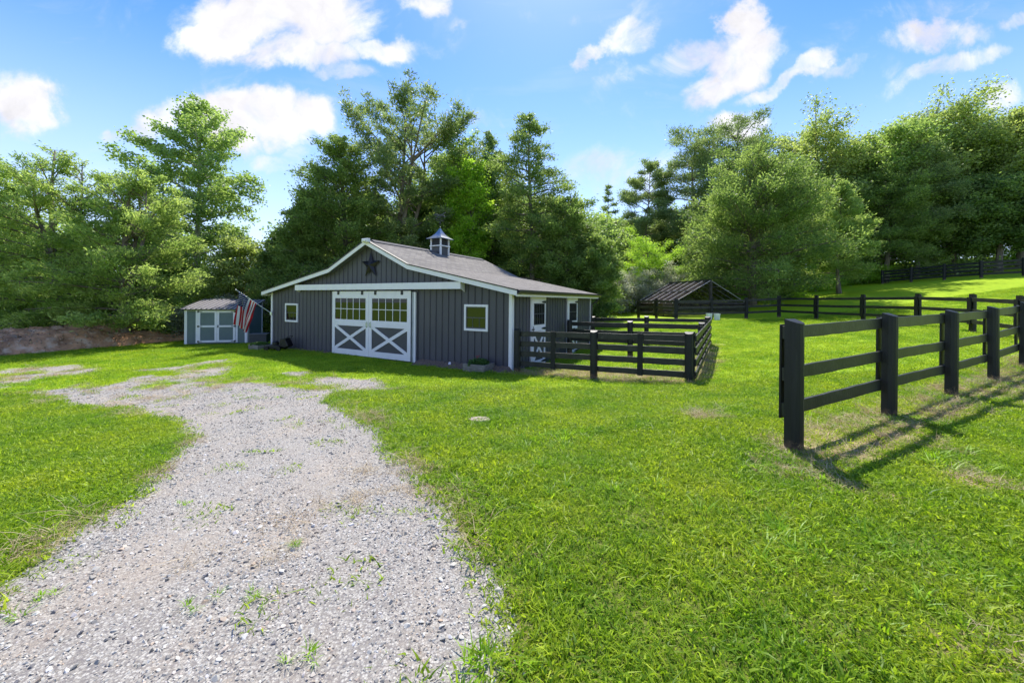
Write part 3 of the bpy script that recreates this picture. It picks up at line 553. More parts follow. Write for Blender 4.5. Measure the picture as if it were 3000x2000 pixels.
# sliding doors
def sliding_door(u0, w, hs, brk):
    z0, z1 = -.02, 2.50; y = -.10; x1 = -u0; x0 = x1-w; d = MB().box(x0+.02, x1-.02, y+.01, y+.05, z0+.02, z1-.02); d = d.build('sliding_door', panel, barn)
    fr = MB(); st = .155; wz0, wz1 = 1.36, 2.24; az0, az1 = .20, 1.13
    ya, yb = y-.02, y+.008
    fr.box(x0, x0+st, ya, yb, z0, z1).box(x1-st, x1, ya, yb, z0, z1).box(x0+st, x1-st, ya, yb, wz1, z1).box(x0+st, x1-st, ya, yb, az1, wz0).box(x0+st, x1-st, ya, yb, z0, az0)
    fr.build('door_frame', white, d, bevel=.004)
    cx, cz = (x0+x1)/2, (az0+az1)/2; br = MB(); a, b = x0+st, x1-st; t = .12
    for s_, yo in ((1, 0), (-1, .003)):
        pa = Vector((a, y-.004+yo, az0)); pb = Vector((b, y-.004+yo, az1)); 
        if s_ < 0: pa.z, pb.z = az1, az0
        # clipped diagonal: hexagon inside the field
        dx, dz = b-a, az1-az0; L_ = math.hypot(dx, dz); ox = t/2*L_/dz; oz = t/2*L_/dx
        P = [(a, az0), (a+ox, az0), (b, az1-oz), (b, az1), (b-ox, az1), (a, az0+oz)]
        if s_ < 0: P = [(px, az0+az1-pz) for px, pz in P][::-1]
        br.prism(P, y-.014+yo, y+.009)
    br.build('cross_brace', white, d)
    MB().box(a, b, y-.0, y+.009, wz0, wz1).build('pane', glass, d)
    mu = MB(); g = .012
    for k in range(1, 5): xx = a+(b-a)*k/5; mu.box(xx-g, xx+g, y-.012, y-.001, wz0, wz1)
    zz = (wz0+wz1)/2+.0; mu.box(a, b, y-.014, y-.002, zz-g, zz+g); mu.box(a, a+.018, y-.016, y-.002, wz0, wz1).box(b-.018, b, y-.016, y-.002, wz0, wz1).box(a+.018, b-.018, y-.016, y-.002, wz1-.018, wz1).box(a+.018, b-.018, y-.016, y-.002, wz0, wz0+.018)
    mu.build('muntin', white, d)
    xh = hs; MB().tube([(xh, y-.02, 1.12), (xh, y-.07, 1.15), (xh, y-.07, 1.27), (xh, y-.02, 1.30)], .014, 6).box(xh-.03, xh+.03, y-.026, y-.0205, 1.09, 1.33).build('handle', steel, d)
    for xk in brk: MB().box(xk-.06, xk+.06, y-.04, y-.021, 2.36, 2.56).tube([(xk, y-.055, 2.40), (xk, y-.03, 2.40)], .025, 8).build('roller_bracket', dark, d, bevel=.01)
    return d
sliding_door(6.262, 2.166, -6.262-.09, (-6.262-.36, -6.262-1.78)); sliding_door(4.09, 2.160, -4.09-2.16+.09, (-4.09-.42, -4.09-1.80))
MB().box(-3.98, -3.90, -.075, -.02, -.05, 2.46).build('door_stop_trim', white, barn)
MB().box(-4.085, -4.0, -.06, .0, -.05, 2.46).build('door_jamb', mat('jamb_grey', (.35, .38, .4)), barn)
MB().box(-8.43, -3.95, -.10, .0, -.16, -.055).build('door_threshold', dark, barn)
tb = MB(); tl, tr = -1.797-9.029, -1.797
tb.prism([(tl, 2.555), (tl, 2.76), (tr, 2.76), (tr, 2.555)], -.24, -.215).box(tl, tr, -.24, .0, 2.7605, 2.785)
for xe in (tl, tr-.02): tb.add([(xe, -.213, 2.758), (xe, -.0, 2.758), (xe, -.0, 2.46), (xe, -.213, 2.556), (xe+.02, -.213, 2.758), (xe+.02, 0, 2.758), (xe+.02, 0, 2.46), (xe+.02, -.213, 2.556)], [(0,1,2,3),(7,6,5,4),(0,4,5,1),(1,5,6,2),(2,6,7,3),(3,7,4,0)])
tb.build('track_cover', white, barn)
MB().box(tl+.03, tr-.03, -.13, -.05, 2.60, 2.66).build('door_track', dark, barn)
# stall doors on the side (x = 0 plane, y depth)
def stall_door(v0, w):
    z0, z1 = -.03, 2.22; X = .0
    d = MB().box(X+.001, X+.03, v0, v0+w, z0, z1).build('stall_door', panel, barn)
    MB().box(X, X+.055, v0-.11, v0+w+.02, z1+.002, z1+.13).build('door_header', white, d); MB().box(X, X+.05, v0-.10, v0-.012, z0, z1).build('door_trim', white, d)
    f = MB(); a, b = v0, v0+w; s_ = .11; xa, xb = X+.031, X+.05
    for (c0, c1) in ((z0, 1.13), (1.14, z1)): f.box(xa, xb, a, a+s_, c0, c1).box(xa, xb, b-s_, b, c0, c1)
    f.box(xa, xb, a+s_, b-s_, z1-.12, z1).box(xa, xb, a+s_, b-s_, 1.14, 1.36).box(xa, xb, a+s_, b-s_, 1.05, 1.13).box(xa, xb, a+s_, b-s_, z0, .14)
    f.build('door_frame', white, d)
    br = MB(); ia, ib, c0, c1 = a+s_, b-s_, .14, 1.05; M = Matrix(((0, 1, 0, 0), (1, 0, 0, 0), (0, 0, 1, 0), (0, 0, 0, 1))); t_ = .10; dx, dz = ib-ia, c1-c0; L_ = math.hypot(dx, dz); ox = t_/2*L_/dz; oz = t_/2*L_/dx
    P = [(ia, c0), (ia+ox, c0), (ib, c1-oz), (ib, c1), (ib-ox, c1), (ia, c0+oz)]
    br.prism(P, xa, xb-.003, M=M); br.prism([(p, c0+c1-q) for p, q in P][::-1], xa, xb-.006, M=M); br.build('cross_brace', white, d)
    MB().box(xa, xb-.008, ia, ib, 1.36, z1-.12).build('pane', glass, d)
    g = MB(); 
    for k in range(0, 7): yy = ia+(ib-ia)*k/6; g.box(xb-.007, xb+.008, yy-.009, yy+.009, 1.36, z1-.12)
    for zz in (1.375, 1.74, z1-.135): g.box(xb-.009, xb+.006, ia, ib, zz-.014, zz+.014)
    g.build('window_grille', mat('grille_grey', (.06, .062, .07)), d)
    for zz in (z1-.07, 1.22, .98, .07): MB().prism([(b+.02, zz-.035), (b-.12, zz-.042), (b-.30, zz-.02), (b-.36, zz), (b-.30, zz+.02), (b-.12, zz+.042), (b+.02, zz+.035)], xb+.001, xb+.012, M=M).build('strap_hinge', dark, d)
    MB().box(xb+.001, xb+.02, v0-.06, v0+.14, 1.20, 1.235).tube([(xb+.03, v0+.03, 1.10), (xb+.03, v0+.03, 1.32)], .012, 6).box(xb+.001, xb+.015, v0-.05, v0+.05, .98, 1.01).build('latch', dark, d)
stall_door(1.33, 1.05); stall_door(4.62, 1.05)

# star
star = MB(); R1, R2 = .53, .205; pts = []
for k in range(10): r_ = R1 if k % 2 == 0 else R2; t = pi/2+k*pi/5; pts.append((r_*cos(t), 0, r_*sin(t)))
star.add([(0, -.10, 0)]+pts+[(0, .0, 0)], [(0, 1+k, 1+(k+1) % 10) for k in range(10)]+[(11, 1+(k+1) % 10, 1+k) for k in range(10)])
bx_, by_ = bw(-PU+.02, -.045)
st_o = star.build('barn_star', mat('star_bronze', (.014, .012, .015), rough=.35, var=.2, metal=.4, spec=.5), loc=(bx_, by_, FZ+3.50), rot=(0, 0, -YAW)); tag(st_o, 'large dark five pointed metal star mounted in the barn gable', 'wall star')

# cupola
cx_, cy_ = bw(-PU, 4.06); cup = empty('cupola', (cx_, cy_, FZ+PK+T-.02), -YAW)
tag(cup, 'small louvred cupola with flared metal roof on the barn ridge', 'cupola')
h = .285; MB().box(-h+.02, h-.02, -h+.02, h-.02, -.40, .30).build('base', siding, cup)
c = MB()
for sx in (-1, 1):
    for sy in (-1, 1): c.box(sx*h-.035, sx*h+.035, sy*h-.035, sy*h+.035, -.38, .285).box(sx*h-.03, sx*h+.03, sy*h-.03, sy*h+.03, .335, .66)
c.box(-h-.06, h+.06, -h-.06, h+.06, .287, .333); c.build('trim', white, cup)
lv = MB().box(-h+.06, h-.06, -h+.06, h-.06, .333, .66)
for k in range(6):
    z = .37+k*.05
    for sg in (-1, 1): lv.add([(-h+.03, sg*(h+.0), z), (h-.03, sg*(h+.0), z), (h-.03, sg*(h-.05), z+.05), (-h+.03, sg*(h-.05), z+.05), (-h+.03, sg*(h+.0), z+.006), (h-.03, sg*(h+.0), z+.006), (h-.03, sg*(h-.05), z+.056), (-h+.03, sg*(h-.05), z+.056)], [(0,1,2,3),(4,5,6,7),(0,1,5,4),(2,3,7,6),(0,3,7,4),(1,2,6,5)])
    for sg in (-1, 1): lv.add([(sg*h, -h+.03, z), (sg*h, h-.03, z), (sg*(h-.05), h-.03, z+.05), (sg*(h-.05), -h+.03, z+.05), (sg*h, -h+.03, z+.006), (sg*h, h-.03, z+.006), (sg*(h-.05), h-.03, z+.056), (sg*(h-.05), -h+.03, z+.056)], [(0,1,2,3),(4,5,6,7),(0,1,5,4),(2,3,7,6),(0,3,7,4),(1,2,6,5)])
lv.build('louver', siding, cup)
r_ = MB(); prf = [(.46, .64), (.455, .665), (.36, .72), (.26, .80), (.17, .90), (.09, 1.03), (.03, 1.16), (.015, 1.18)]; V_ = []
for q, z in prf: V_ += [(-q, -q, z), (q, -q, z), (q, q, z), (-q, q, z)]
r_.add(V_, [(i*4+j, i*4+(j+1) % 4, i*4+4+(j+1) % 4, i*4+4+j) for i in range(len(prf)-1) for j in range(4)]+[(3, 2, 1, 0), tuple(range(28, 32))]); r_.build('roof', mat('cupola_metal', (.34, .345, .36), rough=.28, metal=.75, var=.05), cup)
wv = MB().tube([(0, 0, 1.15), (0, 0, 1.80)], .012, 6)
for z, rr in ((1.22, .035), (1.42, .05)): wv.tube([(0, 0, z-rr), (0, 0, z-rr*.6), (0, 0, z), (0, 0, z+rr*.6), (0, 0, z+rr)], [.01, rr*.8, rr, rr*.8, .01], 8)
wv.tube([(-.28, 0, 1.55), (.28, 0, 1.55)], .01, 5).tube([(0, -.28, 1.55), (0, .28, 1.55)], .01, 5)
wv.tube([(-.42, .05, 1.68), (.42, -.05, 1.68)], .011, 5)
# running horse outline
hp = [(-.33,1.78),(-.36,1.86),(-.30,1.91),(-.22,1.90),(-.12,1.84),(.02,1.83),(.16,1.86),(.30,1.92),(.33,1.90),(.22,1.82),(.19,1.79),(.30,1.70),(.27,1.69),(.13,1.76),(.0,1.76),(-.10,1.75),(-.24,1.69),(-.27,1.705),(-.16,1.77),(-.22,1.83),(-.29,1.84)]
wv.prism(hp, -.008, .008); wv.build('weathervane', mat('vane_copper', (.05, .055, .05), rough=.4, metal=.5), cup)

# ------------------------------------------------------------------ flag
fr_ = empty('flag', at(794, 917, 18.40)); base = Vector(fr_.location); tip = at(692, 849, 17.9)-base
tag(fr_, 'red, white and blue striped flag hanging from an angled pole on the barn corner', 'flag')
MB().tube([(0, 0, 0), tip], [.016, .010], 8).tube([tip-Vector((0, 0, .0)), tip*1.02], [.025, .025], 8).build('pole', mat('pole_silver', (.6, .62, .64), rough=.3, metal=.6), fr_)
MB().box(-.02, .06, -.05, .01, -.09, .06).build('bracket', steel, fr_)
def cloth(s, t):
    a = tip*(.93-.52*s); drop = 1.50*t*(1-.10*s)
    gat = .52*t**.8; x = a.x*(1-0)+(tip.x*.86-a.x)*gat-.10*t; z = a.z-drop
    fold = .075*sin(s*15+t*2.2)*min(1, t*2.5)+.04*sin(s*7-t*5); y = a.y-fold*1.1-.10*t
    return Vector((x+.035*cos(s*13+t*3)*t, y, z))
NS, NT = 52, 40; cl = MB(); V_ = [cloth(i/NS, j/NT) for i in range(NS+1) for j in range(NT+1)]; Fc = []; Mi = []
for i in range(NS):
    for j in range(NT):
        Fc.append((i*(NT+1)+j, (i+1)*(NT+1)+j, (i+1)*(NT+1)+j+1, i*(NT+1)+j+1)); stripe = int(i/NS*13)
        Mi.append(2 if (stripe < 7 and j/NT < .4) else (0 if stripe % 2 == 0 else 1))
cl.v = [tuple(v) for v in V_]; cl.f = Fc; cl.m = Mi
def cloth_mat(nm, c):
    m = bpy.data.materials.new(nm); m.use_nodes = True; n, L = nodes_of(m.node_tree); p = n('ShaderNodeBsdfPrincipled', i={'Base Color': (*c, 1), 'Roughness': .7}); t = n('ShaderNodeBsdfTranslucent', i={'Color': (*c, 1)})
    s = n('ShaderNodeMixShader', i={0: .55}); L.new(p.outputs[0], s.inputs[1]); L.new(t.outputs[0], s.inputs[2]); o = n('ShaderNodeOutputMaterial'); L.new(s.outputs[0], o.inputs[0]); return m
cloth_o = cl.build('cloth', [cloth_mat('flag_red', (.45, .02, .03)), cloth_mat('flag_white', (.8, .8, .8)), cloth_mat('flag_blue', (.012, .02, .09))], fr_, smooth=True)
stt = MB()
for r in range(9):
    for c in range(6 if r % 2 == 0 else 5):
        s0 = (.035+r*.062)*.92+.012; t0 = (.035+(c+(.5 if r % 2 else 0))*.066); P0 = cloth(s0, t0); ds_ = (cloth(s0+.01, t0)-P0)/.01; dt_ = (cloth(s0, t0+.01)-P0)/.01
        e1 = ds_.normalized(); nn = e1.cross(dt_).normalized(); e2 = nn.cross(e1)
        for sg in (-1, 1):
            pv = [P0+nn*.006*sg+(e1*cos(a*pi/5)+e2*sin(a*pi/5))*(.027 if a % 2 == 0 else .011) for a in range(10)]; stt.add(pv, [tuple(range(10))])
stt.build('stars', MATS.get('fw') or cloth_mat('star_white', (.85, .85, .85)), cloth_o)

# ------------------------------------------------------------------ shed
sa = at(541, 1013, 20.9); sb = at(724, 1009, 21.75); d2 = Vector((sb.x-sa.x, sb.y-sa.y, 0)); SW = d2.length; ang = math.atan2(d2.y, d2.x); SZ = (sa.z+sb.z)/2
shed = empty('shed', (sa.x, sa.y, SZ), ang); tag(shed, 'small grey storage shed with white double doors and sloping metal roof', 'shed')
sg_ = mat('shed_siding', (.125, .165, .165), rough=.6, var=.05, scale=2); SD = 2.6; ZF, ZB = 1.98, 2.44
w = MB(); w.prism([(0, .10), (0, ZF), (1, ZF), (1, .10)], 0, .001) if 0 else None
M = Matrix(((0, 1, 0, 0), (1, 0, 0, 0), (0, 0, 1, 0), (0, 0, 0, 1)))
w.prism([(0, .10), (SD, .10), (SD, ZB), (0, ZF)], .0, SW, M=M)
k = .0
while k < SW: w.box(k+.01, k+.19, -.006, .0, .10, ZF); k += .2
w.build('wall', sg_, shed)
for a, b in ((.1, .25), (SD-.3, SD-.15)): MB().box(.1, SW-.1, a, b, -.35, .10).build('skid', mat('skid_timber', (.05, .045, .04)), shed)
t = MB(); cbw = .11
for (x0, x1) in ((-.012, cbw), (SW-cbw, SW+.012)): t.box(x0, x1, -.03, -.007, .10, ZF-.09)
t.box(-.012, SW+.012, -.032, -.007, ZF-.09, ZF+.02); t.build('trim', white, shed)
MB().box(SW+.001, SW+.022, -.03, .09, .10, ZF).build('trim', white, shed); MB().box(SW+.001, SW+.022, SD-.09, SD+.02, .10, ZB-.02).build('trim', white, shed)
t = MB(); dx0, dx1 = .60, SW-.55; dz0, dz1 = .17, 1.90; MB().box(dx0-.10, dx0, -.032, -.007, dz0-.03, dz1).build('door_trim', white, shed); MB().box(dx1, dx1+.10, -.032, -.007, dz0-.03, dz1).build('door_trim', white, shed)
mid = (dx0+dx1)/2
for (a, b, hx) in ((dx0+.01, mid-.006, -1), (mid+.006, dx1-.01, 1)):
    d = MB().box(a, b, -.028, -.0075, dz0, dz1-.02).build('door', sg_, shed); f = MB(); s_ = .10; y0, y1 = -.05, -.0285
    f.box(a, a+s_, y0, y1, dz0, dz1-.02).box(b-s_, b, y0, y1, dz0, dz1-.02)
    for z in (dz0, (dz0+dz1)/2-.05, dz1-.02-s_): f.box(a+s_, b-s_, y0, y1, z, z+s_)
    f.build('door_frame', white, d)
    for z in (dz0+.05, (dz0+dz1)/2, dz1-.07):
        x = a if hx < 0 else b; MB().prism([(x+hx*.03, z-.045), (x-hx*.02, z-.05), (x-hx*.06, z-.015), (x-hx*.20, z-.012), (x-hx*.20, z+.012), (x-hx*.06, z+.015), (x-hx*.02, z+.05), (x+hx*.03, z+.045)], -.062, -.051).build('hinge', dark, d)
    if hx > 0: MB().tube([(a+.05, -.05, 1.02), (a+.05, -.09, 1.02)], [.02, .03], 8).box(a+.03, a+.07, -.056, -.05, .97, 1.11).build('handle', dark, d)
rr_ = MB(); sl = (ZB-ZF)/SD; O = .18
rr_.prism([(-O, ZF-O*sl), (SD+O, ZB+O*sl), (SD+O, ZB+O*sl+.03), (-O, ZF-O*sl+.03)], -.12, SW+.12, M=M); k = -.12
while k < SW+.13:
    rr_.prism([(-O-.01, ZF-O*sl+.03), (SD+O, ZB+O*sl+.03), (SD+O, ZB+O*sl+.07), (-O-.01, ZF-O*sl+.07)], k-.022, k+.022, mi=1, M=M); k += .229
rr_.build('roof', [mat('shed_roof_metal', (.36, .34, .355), rough=.4, metal=.2, var=.06), mat('shed_roof_seam_shade', (.12, .115, .125), rough=.4)], shed)  # ribs get a darker metal: their shadow lines are put into the colour
MB().prism([(-O-.012, ZF-O*sl-.045), (SD+O, ZB+O*sl-.045), (SD+O, ZB+O*sl-.002), (-O-.012, ZF-O*sl-.002)], SW+.10, SW+.125, M=M).box(-.12, SW+.10, -O-.02, -O, ZF-O*sl-.03, ZF-O*sl+.03).build('roof_trim', dark, shed)

# box beside the shed
p0 = at(730, 1008, 21.3); zz = H(p0.x, p0.y); bxo = empty('storage_box', (p0.x, p0.y, zz), .32); tag(bxo, 'low dark grey storage box with a lid between shed and barn', 'storage box')
cbx = mat('box_charcoal', (.045, .047, .055), rough=.5)
MB().box(0, .82, 0, .75, -.05, .50).build('body', cbx, bxo, bevel=.015); MB().box(-.02, .84, -.02, .77, .505, .56).build('lid', mat('lid_grey', (.11, .11, .12), rough=.5), bxo, bevel=.012)
# timber planters
def planter(name, u, v, w, dp, h_, tiltz, label):
    x, y = bw(u, v); z = max(H(x, y), FZ-.12); e = empty(name, (x, y, z-.05), -YAW+tiltz); tag(e, label, 'planter', 'timber planters by the barn')
    for (a, b, c, d) in ((-w/2, w/2, -dp/2, -dp/2+.04), (-w/2, w/2, dp/2-.04, dp/2), (-w/2, -w/2+.04, -dp/2+.042, dp/2-.042), (w/2-.04, w/2, -dp/2+.042, dp/2-.042)):
        mbb = MB(); mbb.box(a, b, c, d, 0, h_*.48).box(a, b, c, d, h_*.5, h_); mbb.build('board', timber, e, bevel=.006)
    MB().box(-w/2+.041, w/2-.041, -dp/2+.041, dp/2-.041, 0, h_*.86).build('soil', mat('potting_soil', (.05, .035, .025), rough=1, bump=.8), e); return e
pr = planter('planter', -.92, -.43, .78, .62, .30, .05, 'weathered timber planter with red flower under the right barn window')
pl_ = planter('planter', -BW+.25, -.62, .80, .62, .26, .0, 'low timber planter in shade at the left barn corner')
m_pl = leaf_mat('planter_leaf', (.035, .085, .02), (.10, .20, .045), trans=.35)
def bushy(name, loc, w, dp, h_, nn, label, cat, mat_=None, lw=.035, flowers=0, seed=1):
    r = np.random.default_rng(seed); ns = 26; e = empty(name, loc); tag(e, label, cat); V = []; 
    q = r.random((nn, 3)); P = np.c_[(q[:, 0]-.5)*w, (q[:, 1]-.5)*dp, q[:, 2]*h_*(1-((q[:, 0]-.5)**2+(q[:, 1]-.5)**2)*1.6)]
    a = r.normal(0, 1, (nn, 3)); a[:, 2] = np.abs(a[:, 2]); a /= np.linalg.norm(a, axis=1)[:, None]; b = np.cross(a, r.normal(0, 1, (nn, 3))); b /= np.linalg.norm(b, axis=1)[:, None]
    l = lw*r.uniform(.8, 2.0, nn)[:, None]; wd = l*.35; V = np.stack([P-a*l, P+b*wd, P+a*l, P-b*wd], 1).reshape(-1, 3); np_mesh('foliage', V, np.arange(4*nn).reshape(-1, 4), mat_ or m_pl, e, tint=r.random(nn))
    for k in range(7): xx, yy = r.uniform(-.4, .4)*w, r.uniform(-.4, .4)*dp; MB().tube([(xx*.5, yy*.5, -.03), (xx, yy, h_*.8)], .005, 4).build('stem', mat('green_stem', (.06, .10, .03)), e)
    if flowers:
        for (xx, yy, z) in ((-.04, 0, h_*1.15), (.0, .04, h_*1.3), (-.07, .03, h_*1.28))[:flowers]:
            f = MB(); 
            for k in range(8):
                t = k*pi/4; f.add([(xx, yy, z), (xx+.035*cos(t-.3), yy+.035*sin(t-.3), z+.02), (xx+.05*cos(t), yy+.05*sin(t), z+.01), (xx+.035*cos(t+.3), yy+.035*sin(t+.3), z+.02)], [(0, 1, 2, 3)])
            f.tube([(xx, yy, 0), (xx, yy, z)], .004, 4); f.build('flower', mat('red_petal', (.30, .02, .02), rough=.6), e)
    return e
bushy('flowering_plant', (pr.location.x, pr.location.y, pr.location.z+.25), .62, .48, .20, 900, 'green plant with red blooms growing in the right timber planter', 'plant', flowers=3)
bushy('leafy_plant', (pl_.location.x, pl_.location.y, pl_.location.z+.22), .66, .48, .16, 900, 'low leafy plant filling the timber planter at the left corner', 'plant', seed=4)
# black mower against the wall
x, y = bw(-11.55, -.62); mw = empty('lawn_mower', (x, y, max(H(x, y), FZ-.12)), -YAW+.5); tag(mw, 'small black push mower parked in shade against the barn wall', 'mower')
bk_ = mat('mower_black', (.006, .006, .007), rough=.4)
MB().prism([(-.30, .08), (-.34, .16), (-.28, .22), (.22, .24), (.30, .18), (.30, .08)], -.24, .24).build('deck', bk_, mw, bevel=.02)
MB().tube([(-.02, 0, .24), (-.02, 0, .36), (-.02, 0, .40)], [.13, .13, .08], 12).build('engine', bk_, mw)
MB().box(-.34, -.325, -.05, .02, .12, .18).build('badge', white, mw)
for (a, b) in ((-.26, -.27), (-.26, .27), (.26, -.27), (.26, .27)): MB().tube([(a, b-.025, .10), (a, b+.025, .10)], .10, 14).build('wheel', bk_, mw)
MB().tube([(.25, -.20, .2), (.62, -.20, .62), (.62, .20, .62), (.25, .20, .2)], .014, 6).build('handle', bk_, mw)
MB().prism([(.22, .18), (.28, .52), (.50, .55), (.66, .20), (.50, .12)], -.2, .2).build('grass_catcher', bk_, mw, bevel=.03)
# white stake light
p0 = bw(-2.27, -.16); e = empty('garden_light', (*p0, H(*p0)), 0); tag(e, 'tiny white garden light standing in the mulch by the barn wall', 'garden light'); MB().tube([(0,0,-.05),(0,0,.10)], .01, 6).build('stake', steel, e); MB().tube([(0,0,.10),(0,0,.13),(0,0,.18)], [.05,.05,.03], 10).build('lamp_head', white, e)

# ------------------------------------------------------------------ mulch and dirt bank
mul = mat('mulch', (.15, .105, .075), rough=1, var=.4, scale=30, bump=1, bscale=60, c2=(.26, .21, .17), c2t=(.55, .62), c2scale=45)
def strip_mound(name, u0, u1, w, h_, mt):
    nu, nv = 90, 10; V_ = []
    for i in range(nu+1):
        for j in range(nv+1):
            u = u0+(u1-u0)*i/nu; t = j/nv; ed = w*(1+.3*(vnoise(u, 0, 1.7)-.5)); v = -.0-ed*t; xx, yy = bw(u, v); z = H(xx, yy)
            z = z+(h_*(1-t)**.8+.05*(float(vnoise(u*3, v*3, 6))-.4))*min(1, i/4, (nu-i)/4)-(.06*t+.02); V_.append((xx, yy, z))
    m_ = MB(); m_.add(V_, [(i*(nv+1)+j, (i+1)*(nv+1)+j, (i+1)*(nv+1)+j+1, i*(nv+1)+j+1) for i in range(nu) for j in range(nv)]); return m_.build(name, mt, smooth=True)
tag(strip_mound('mulch_bed', -3.9, .1, .60, .17, mul), 'brown mulch strip along the foot of the barn wall', 'mulch', kind='stuff')
tag(strip_mound('mulch_bed', -BW-.2, -8.5, .30, .06, mul), 'thin dark mulch strip along the left part of the wall', 'mulch', kind='stuff')
dirt = mat('dirt_clay', (.50, .26, .14), rough=1, var=.35, scale=1.5, bump=1, bscale=5, c2=(.66, .46, .32), c2t=(.52, .66), c2scale=2.0)
A0, A1 = np.array([-24.5, 13.2]), np.array([-19.2, 26.0])
nu, nv = 200, 46; uu, vv = np.meshgrid(np.linspace(0, 1, nu), np.linspace(-1, 1, nv), indexing='ij'); ax = (A1-A0); Ln = np.linalg.norm(ax); ax /= Ln; px = np.array([ax[1], -ax[0]])
wd = 2.2*(1+.25*(fbm(uu*6, vv*0, 1.0)-.5)); X_ = A0[0]+ax[0]*uu*Ln+px[0]*vv*wd-px[0]*1.0; Y_ = A0[1]+ax[1]*uu*Ln+px[1]*vv*wd-px[1]*1.0
hh = (1.2*np.clip(1-vv**2, 0, 1)**.8)*(.62+.6*fbm(uu*5+3, vv, 1.2))*np.clip((1-uu)*5, .2, 1)*np.where(uu > .65, .75, 1)+(fbm(X_, Y_, 2.2, 5)-.5)*.35*(1-vv**2)+(fbm(X_+5, Y_, 7, 3)-.5)*.12*(1-vv**2)
Z_ = hz(X_, Y_)+hh-.06; ii = np.arange(nu*nv).reshape(nu, nv)
bank = np_mesh('dirt_bank', np.c_[X_.ravel(), Y_.ravel(), Z_.ravel()], np.stack([ii[:-1, :-1], ii[:-1, 1:], ii[1:, 1:], ii[1:, :-1]], -1).reshape(-1, 4), dirt, smooth=True); tag(bank, kind='structure')
# rubble on the bank
m = 5000; k = RNG.integers(0, nu*nv, m); P = np.c_[X_.ravel()[k], Y_.ravel()[k], Z_.ravel()[k]]+RNG.normal(0, .05, (m, 3))*[1, 1, .2]; s = np.exp(RNG.normal(-3.6, .6, m)); 
def rub_mat():
    m_ = m_gs.copy(); m_.name = 'rubble'; e = [x for x in m_.node_tree.nodes if x.type == 'VALTORGB'][0].color_ramp.elements
    for x in e: c_ = x.color; x.color = (c_[0]*.95, c_[1]*.65, c_[2]*.48, 1)
    return m_
m_rb = rub_mat(); clods = []
for i in range(4):
    o = stone(50+i, .6); o.data.materials[0] = m_rb; clods.append(o)
scatter('dirt_clods', P, RNG.random((m, 3))*6.28, np.c_[s, s, s*.7], clods, label='brown clods and stones on the bank', cat='rubble')

# ------------------------------------------------------------------ fences
def half_post(R_=.115, h_=1.45, below=.25, mat_=None, dep=.15, slope=.05):
    mb = MB(); pr = [(-R_, 0.0)]
    k = 9; V_ = []
    prof = [(R_*cos(pi*i/(k-1)+pi), -dep*abs(sin(pi*i/(k-1)))**.75) for i in range(k)]   # round side towards -y
    n_ = len(prof)
    for z in (-below, None):
        for (a, b) in prof: V_.append((a, b, z if z is not None else h_-slope*(-b/dep)))
    mb.add(V_, [(i, (i+1) % n_, (i+1) % n_+n_, i+n_) for i in range(n_)]+[tuple(reversed(range(n_))), tuple(range(n_, 2*n_))]); return mb
def line_fence(name, pts, label, rails, ph, side=1, rw=.145, rt=.035, R_=.105, faces=True, mid=False, group=None, zoff=None, dep=.14, over=.0, below=.25):
    root = empty(name, (*pts[0], H(*pts[0]))); tag(root, label, 'fence', group); O3 = Vector(root.location)
    G = [Vector((x, y, (zoff[i] if zoff else H(x, y)))) for i, (x, y) in enumerate(pts)]
    for i, g in enumerate(G):
        d = (G[min(i+1, len(G)-1)]-G[max(i-1, 0)]); a = math.atan2(d.y, d.x)+(0 if side > 0 else pi)
        o = half_post(R_, ph[i] if hasattr(ph, '__len__') else ph+random.uniform(-.015, .02), below, dep=dep).build('post', fpost, root, loc=g-O3, rot=(random.uniform(-.01, .01), random.uniform(-.01, .01), a))
        if faces:
            z0, z1 = rails[0]-rw/2-.03, rails[-1]+rw/2+.02
            MB().box(-.085, .085, rt+.012, rt+.035, z0, z1).build('face_board', fblack, root, loc=g-O3, rot=(0, 0, a), bevel=.003)
    for i in range(len(G)-1):
        d = G[i+1]-G[i]; dn = d.normalized(); nrm = Vector((-d.y, d.x, 0)).normalized()*side
        for r in rails:
            e = over if i == 0 else 0; a = G[i]-O3+nrm*(rt/2+.004)+Vector((0, 0, r))-dn*e*1.0; b = G[i+1]-O3+nrm*(rt/2+.004)+Vector((0, 0, r)); a += dn*(.004-(.06 if i == 0 else 0)); b -= dn*(.004 if i < len(G)-2 else -.06)
            MB().bar(a, b, rt, rw*random.uniform(.97, 1.04), sub=12, wob=.005).build('rail', frail, root, bevel=.003)
            if mid and r == rails[0]:
                c = (a+b)/2; an = math.atan2(d.y, d.x)
                MB().box(-.07, .07, -rt/2-.03, -rt/2-.004, rails[0]-rw/2-r-.02, rails[-1]+rw/2-r+.02).build('face_board', fblack, root, loc=c, rot=(0, 0, an if side > 0 else an+pi), bevel=.003)
    return root
line_fence('board_fence', FG, 'black three rail board fence in the near right lawn', (.425, .825, 1.29), 1.45, over=.03, group='black board fences')
# far paddock fence: posts read off the photograph
fp = [(at(px, 895, Y).x, Y) for px, Y in ((1870,28.0),(1922,26.8),(1981,24.6),(2084,25.3),(2187,25.0),(2282,24.9),(2390,22.1),(2527,19.2),(2688,16.3),(2845,13.9),(2985,11.9))]+[(14.6,9.9)]
line_fence('board_fence', fp, 'black three rail board fence curving across the paddock behind', (.38, .76, 1.16), 1.35, side=-1, rw=.13, group='black board fences')
# hill fence
hf = [(at(px, 895, Y).x, Y) for px, Y in ((2585,38.6),(2669,36.2),(2766,33.8),(2874,31.4),(2998,29.6))]+[(44.5,27.6),(49,26)]
line_fence('board_fence', hf, 'dark board fence climbing the hill under the right hand trees', (.30, .62, .92, 1.2), 1.38, side=1, rw=.17, group='black board fences')
